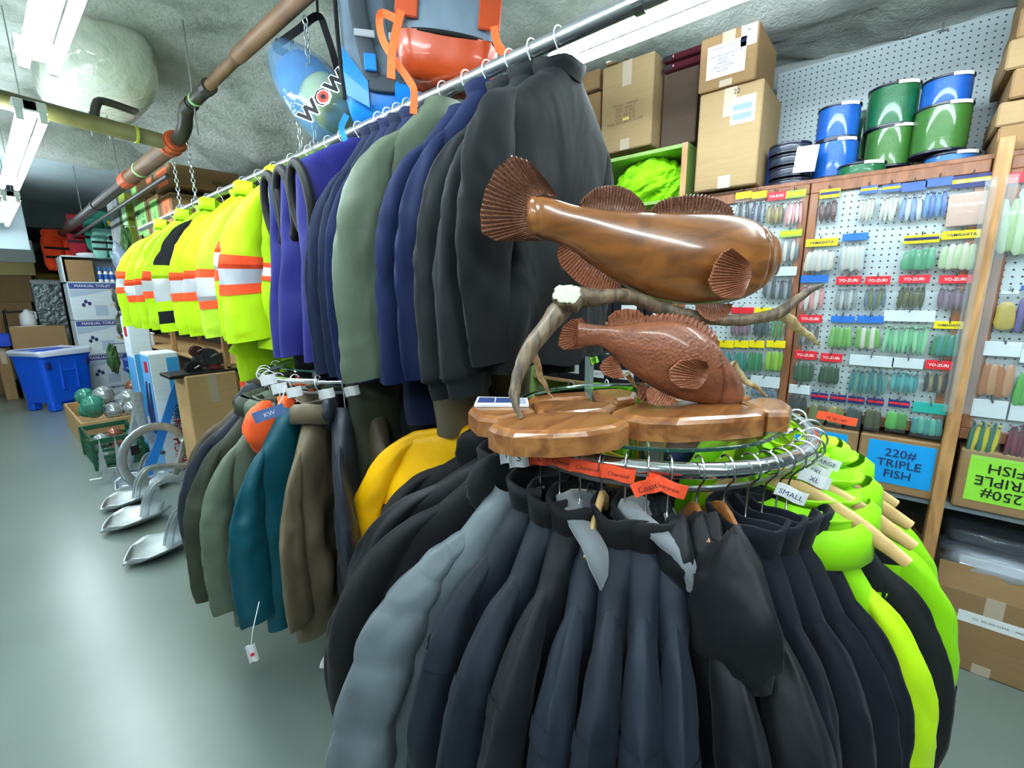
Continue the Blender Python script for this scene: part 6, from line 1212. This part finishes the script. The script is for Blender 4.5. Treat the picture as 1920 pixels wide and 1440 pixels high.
# ================================================================== bags hung over the rail
GREYB = fab('bag_grey', (104, 122, 138), .42); ORB2 = mat('bag_orange', (172, 62, 14), .35, var=.08, coat=.2); STRO = fab('strap_orange', (255, 104, 52)); BLUB = mat('bag_blue', (16, 128, 216), .35, var=.06); DGREY = fab('bag_dark_grey', (66, 74, 82)); BLK2 = fab('bag_black', (18, 19, 22))
def camframe(px, py, f):
    c = dep(px, py, f); n = A([-c[0], -c[1], 0]); n /= np.linalg.norm(n); ex = np.cross([0, 0, 1.], n); return c, ex / np.linalg.norm(ex), n
def bagbody(w, d, h, seed, nu=40, nv=26, k=5):
    return ellipsoid(1, 1, 1, nu, nv, lambda P: (lambda Q: Q * A([w, d, h]) * (1 + .012 * nz(Q, 3, seed) + .01 * nz(Q, 8, seed))[..., None])(pillow(P, k)))
def strap(P, w, th=.004, n=5):
    P = catmull(P, n); T, N, B = frames(P); d = P - CAM; d /= np.linalg.norm(d, axis=1, keepdims=True); S_ = np.cross(T, d); S_ /= np.linalg.norm(S_, axis=1, keepdims=True)
    return sheet([P - S_ * w / 2, P + S_ * w / 2], th)
# orange and grey dry backpack
D = 1.5
c, ex, n = camframe(845, 10, D); t = Thing('dry_backpack', 'grey waterproof backpack with orange base and straps over the rail', 'backpack', c); ez = A([0, 0, 1.])
tilt = .1; ex2, ez2 = ex * cos(-tilt) + ez * sin(-tilt), ez * cos(-tilt) - ex * sin(-tilt)
def B_(g): return basis(g, c, ex2, -n, ez2)
t.part('body', B_(bagbody(.165, .1, .26, 1)), GREYB, smooth=True, w=True)
Q = bagbody(.168, .103, .262, 1, 44, 40); v, f = Q; keep = [q for q in f if any(v[i][2] < -.135 for i in q)]; v = v.copy(); v[:, 2] = np.minimum(v[:, 2], -.135); t.part('base_panel', B_((v, keep)), ORB2, smooth=True, w=True)
t.part('seam_band', B_(tube([(.168 * cos(a) * (abs(cos(a)) ** -.6 if abs(cos(a)) > .75 else 1) * .99, -.104 * np.sign(sin(a)) * abs(sin(a)) ** .5, -.135) for a in np.linspace(.35, pi - .35, 20)], .008, 6)), BLK2, smooth=True, w=True)
for sx in (-.13, .13): 
    pch = t.part('side_patch', B_(cbox(sx - .035, -.112, -.11, sx + .035, -.1, .08, .008)), ORB2, w=True); t.part('buckle', B_(cbox(sx - .02, -.124, -.01, sx + .02, -.112, .03, .005)), BLACK, pch, w=True)
t.part('top_patch', B_(cbox(.01, -.112, .02, .1, -.1, .12, .008)), ORB2, w=True)
t.part('hanging_strap', strap([dep(752, 20, D - .12), dep(742, 60, D - .13), dep(735, 100, D - .13), dep(733, 148, D - .13)], .024), STRO, w=True)
t.part('hanging_strap', strap([dep(748, 38, D - .1), dep(714, 26, D - .1), dep(716, 70, D - .1), dep(738, 110, D - .1), dep(765, 148, D - .1), dep(776, 170, D - .1), dep(775, 214, D - .1)], .022), STRO, w=True)
t.part('hanging_strap', strap([dep(926, 50, D - .1), dep(932, 80, D - .1), dep(944, 100, D - .1), dep(938, 118, D - .1)], .024), STRO, w=True); t.part('hanging_strap', strap([dep(930, 92, D - .1), dep(952, 100, D - .1), dep(950, 112, D - .1), dep(932, 120, D - .1)], .018), STRO, w=True)
t.part('hanging_loop', tube([B_(([(0, 0, .25), (0, 0, .3), (0, 0, .42)], []))[0][i] for i in range(3)], .008, 6), BLK2, w=True)
# blue and grey backpack
D = 1.85; c, ex, n = camframe(716, 82, D); t = Thing('dry_backpack', 'blue and grey backpack with black shoulder straps over the rail', 'backpack', c); ex2, ez2 = ex, ez
t.part('body', B_(bagbody(.155, .11, .33, 3)), GREYB, smooth=True, w=True)
v, f = bagbody(.158, .113, .333, 3, 44, 40); keep = [q for q in f if any(v[i][2] < -.17 for i in q)]; v = v.copy(); v[:, 2] = np.minimum(v[:, 2], -.17); t.part('base_panel', B_((v, keep)), BLUB, smooth=True, w=True)
for s0 in (-.075, .05):
    s_ = t.part('shoulder_strap', B_(tube(catmull([(s0, -.125, .33), (s0 - .01, -.145, .15), (s0 + .0, -.15, 0), (s0 + .025, -.14, -.14), (s0 + .03, -.125, -.19)], 5), .032, 8, ry=[.011] * 21)), DGREY, smooth=True, w=True)
    t.part('reflector', B_(cbox(s0 - .024, -.166, -.06, s0 + .05, -.158, -.035, .003)), REFL, s_, w=True); t.part('buckle', B_(cbox(s0 + .005, -.16, -.17, s0 + .05, -.148, -.11, .004)), BLUB, s_, w=True)
t.part('edge_piping', B_(tube(catmull([(-.16, -.07, .33), (-.165, -.08, 0), (-.155, -.08, -.25)], 6), .008, 6)), BLK2, w=True); t.part('side_stripe', B_(cbox(.09, -.13, -.05, .12, -.09, .33, .008)), BLUB, w=True)
for x0_, x1_ in ((-.15, -.06), (.14, .04)):
    t.part('hip_wing', B_(sheet([[(x0_, -.118, -.08), (x0_, -.122, -.17), (x0_ * .96, -.118, -.25)], [(x1_, -.13, -.2), (x1_, -.131, -.24), (x1_, -.126, -.29)]], .008)), BLUB, w=True)
t.part('lumbar_pad', B_(xf(bagbody(.06, .012, .03, 8), (-.0, -.122, -.2))), DGREY, smooth=True, w=True)
t.part('hanging_strap', strap([dep(650, 215, D - .1), dep(640, 240, D - .1), dep(648, 268, D - .1), dep(640, 292, D - .1)], .022), BLUB, w=True); t.part('hanging_strap', strap([dep(780, 150, D - .1), dep(792, 175, D - .1), dep(788, 200, D - .1)], .02), BLK2, w=True)
t.part('hanging_loop', tube([c + ez * .3, c + ez * .45], .008, 6), BLK2, w=True)
# clear dry bag
D = 2.05; c0, c1 = dep(535, 108, D), dep(650, 250, D); ax = c1 - c0; L = np.linalg.norm(ax); ax /= L; vw = (c0 + c1) / 2 - CAM; vw /= np.linalg.norm(vw); sd = np.cross(vw, ax); sd /= np.linalg.norm(sd); fr_ = np.cross(sd, ax)
if np.dot(fr_, vw) > 0: fr_ = -fr_; 
t = Thing('dry_bag', 'clear blue roll top dry bag with round logo hanging beside the backpacks', 'dry bag', c1)
prof = [(.02, -.06), (.075, -.03), (.11, .05), (.135, .14), (.14, .25), (.14, .36), (.13, .41), (.06, .425), (0, .427)]
v, f = lathe(prof, 30); v = v * (1 + .03 * nz(v, 14, 2) + .02 * nz(v, 34, 3))[:, None]; v = v * A([1, .85, 1.0])
def Dg(g): return basis(g, c0, sd, fr_, ax)
t.part('clear_shell', Dg((v, f)), mat('film_aqua', (110, 168, 222), .1, alpha=.42, coat=.7, bump=.5, bs=10, bdist=.02), smooth=True, w=True)
v2, f2 = lathe([(0, .2), (.1, .2), (.118, .28), (.118, .36), (.1, .4), (0, .405)], 20); t.part('yellow_filling', Dg((v2 * A([.8, .75, 1.2]) + A([-.02, 0, -.1]), f2)), fab('filling_yellow', (206, 214, 90)), smooth=True, w=True); v2, f2 = lathe([(0, .03), (.09, .05), (.12, .12), (.12, .2), (0, .2)], 20); t.part('blue_filling', Dg((v2 * A([.95, .8, 1]), f2)), fab('filling_blue', (70, 130, 200)), smooth=True, w=True)
o = c0 + ax * .25 + fr_ * .145 + sd * -.02; e1 = -ax * 0 + sd * -1.0; tx = RT * cos(.8) + UP * sin(.8); tx = tx - fr_ * np.dot(tx, fr_); tx /= np.linalg.norm(tx); ty = np.cross(fr_, tx)
if np.dot(ty, UP) < 0: ty = -ty
o = dep(606, 183, D - .16)
lg = t.part('logo_outline', text('WOW', .088, o, tx, ty, .0, bold=.09), INKW, w=True); t.part('lettering', text('WOW', .088, o, tx, ty, .002, bold=.04), INK, lg, w=True)
for r, m, d in ((.03, INKW, .003), (.025, mat('logo_red', (220, 60, 50), .5), .004), (.011, INK, .005)):
    a = np.arange(20) * 2 * pi / 20; t.part('logo_eye', ([o + tx * (.002 + r * cos(q)) + ty * (r * sin(q)) + np.cross(tx, ty) * d for q in a], [tuple(range(20))]), m, lg, w=True)
t.part('clip', strap([dep(540, 100, D - .03), dep(518, 92, D - .03), dep(524, 76, D - .03)], .03), BLK2, w=True)
t.part('carry_strap', strap([dep(520, 84, D - .03), dep(560, 55, D - .03), dep(596, 30, D - .02), dep(612, 62, D - .02), dep(632, 130, D + .02), dep(640, 200, D + .02)], .03), BLK2, w=True); t.part('hanging_cord', tube([dep(596, 30, D - .02), dep(592, -40, D)], .006, 6), BLK2, w=True)
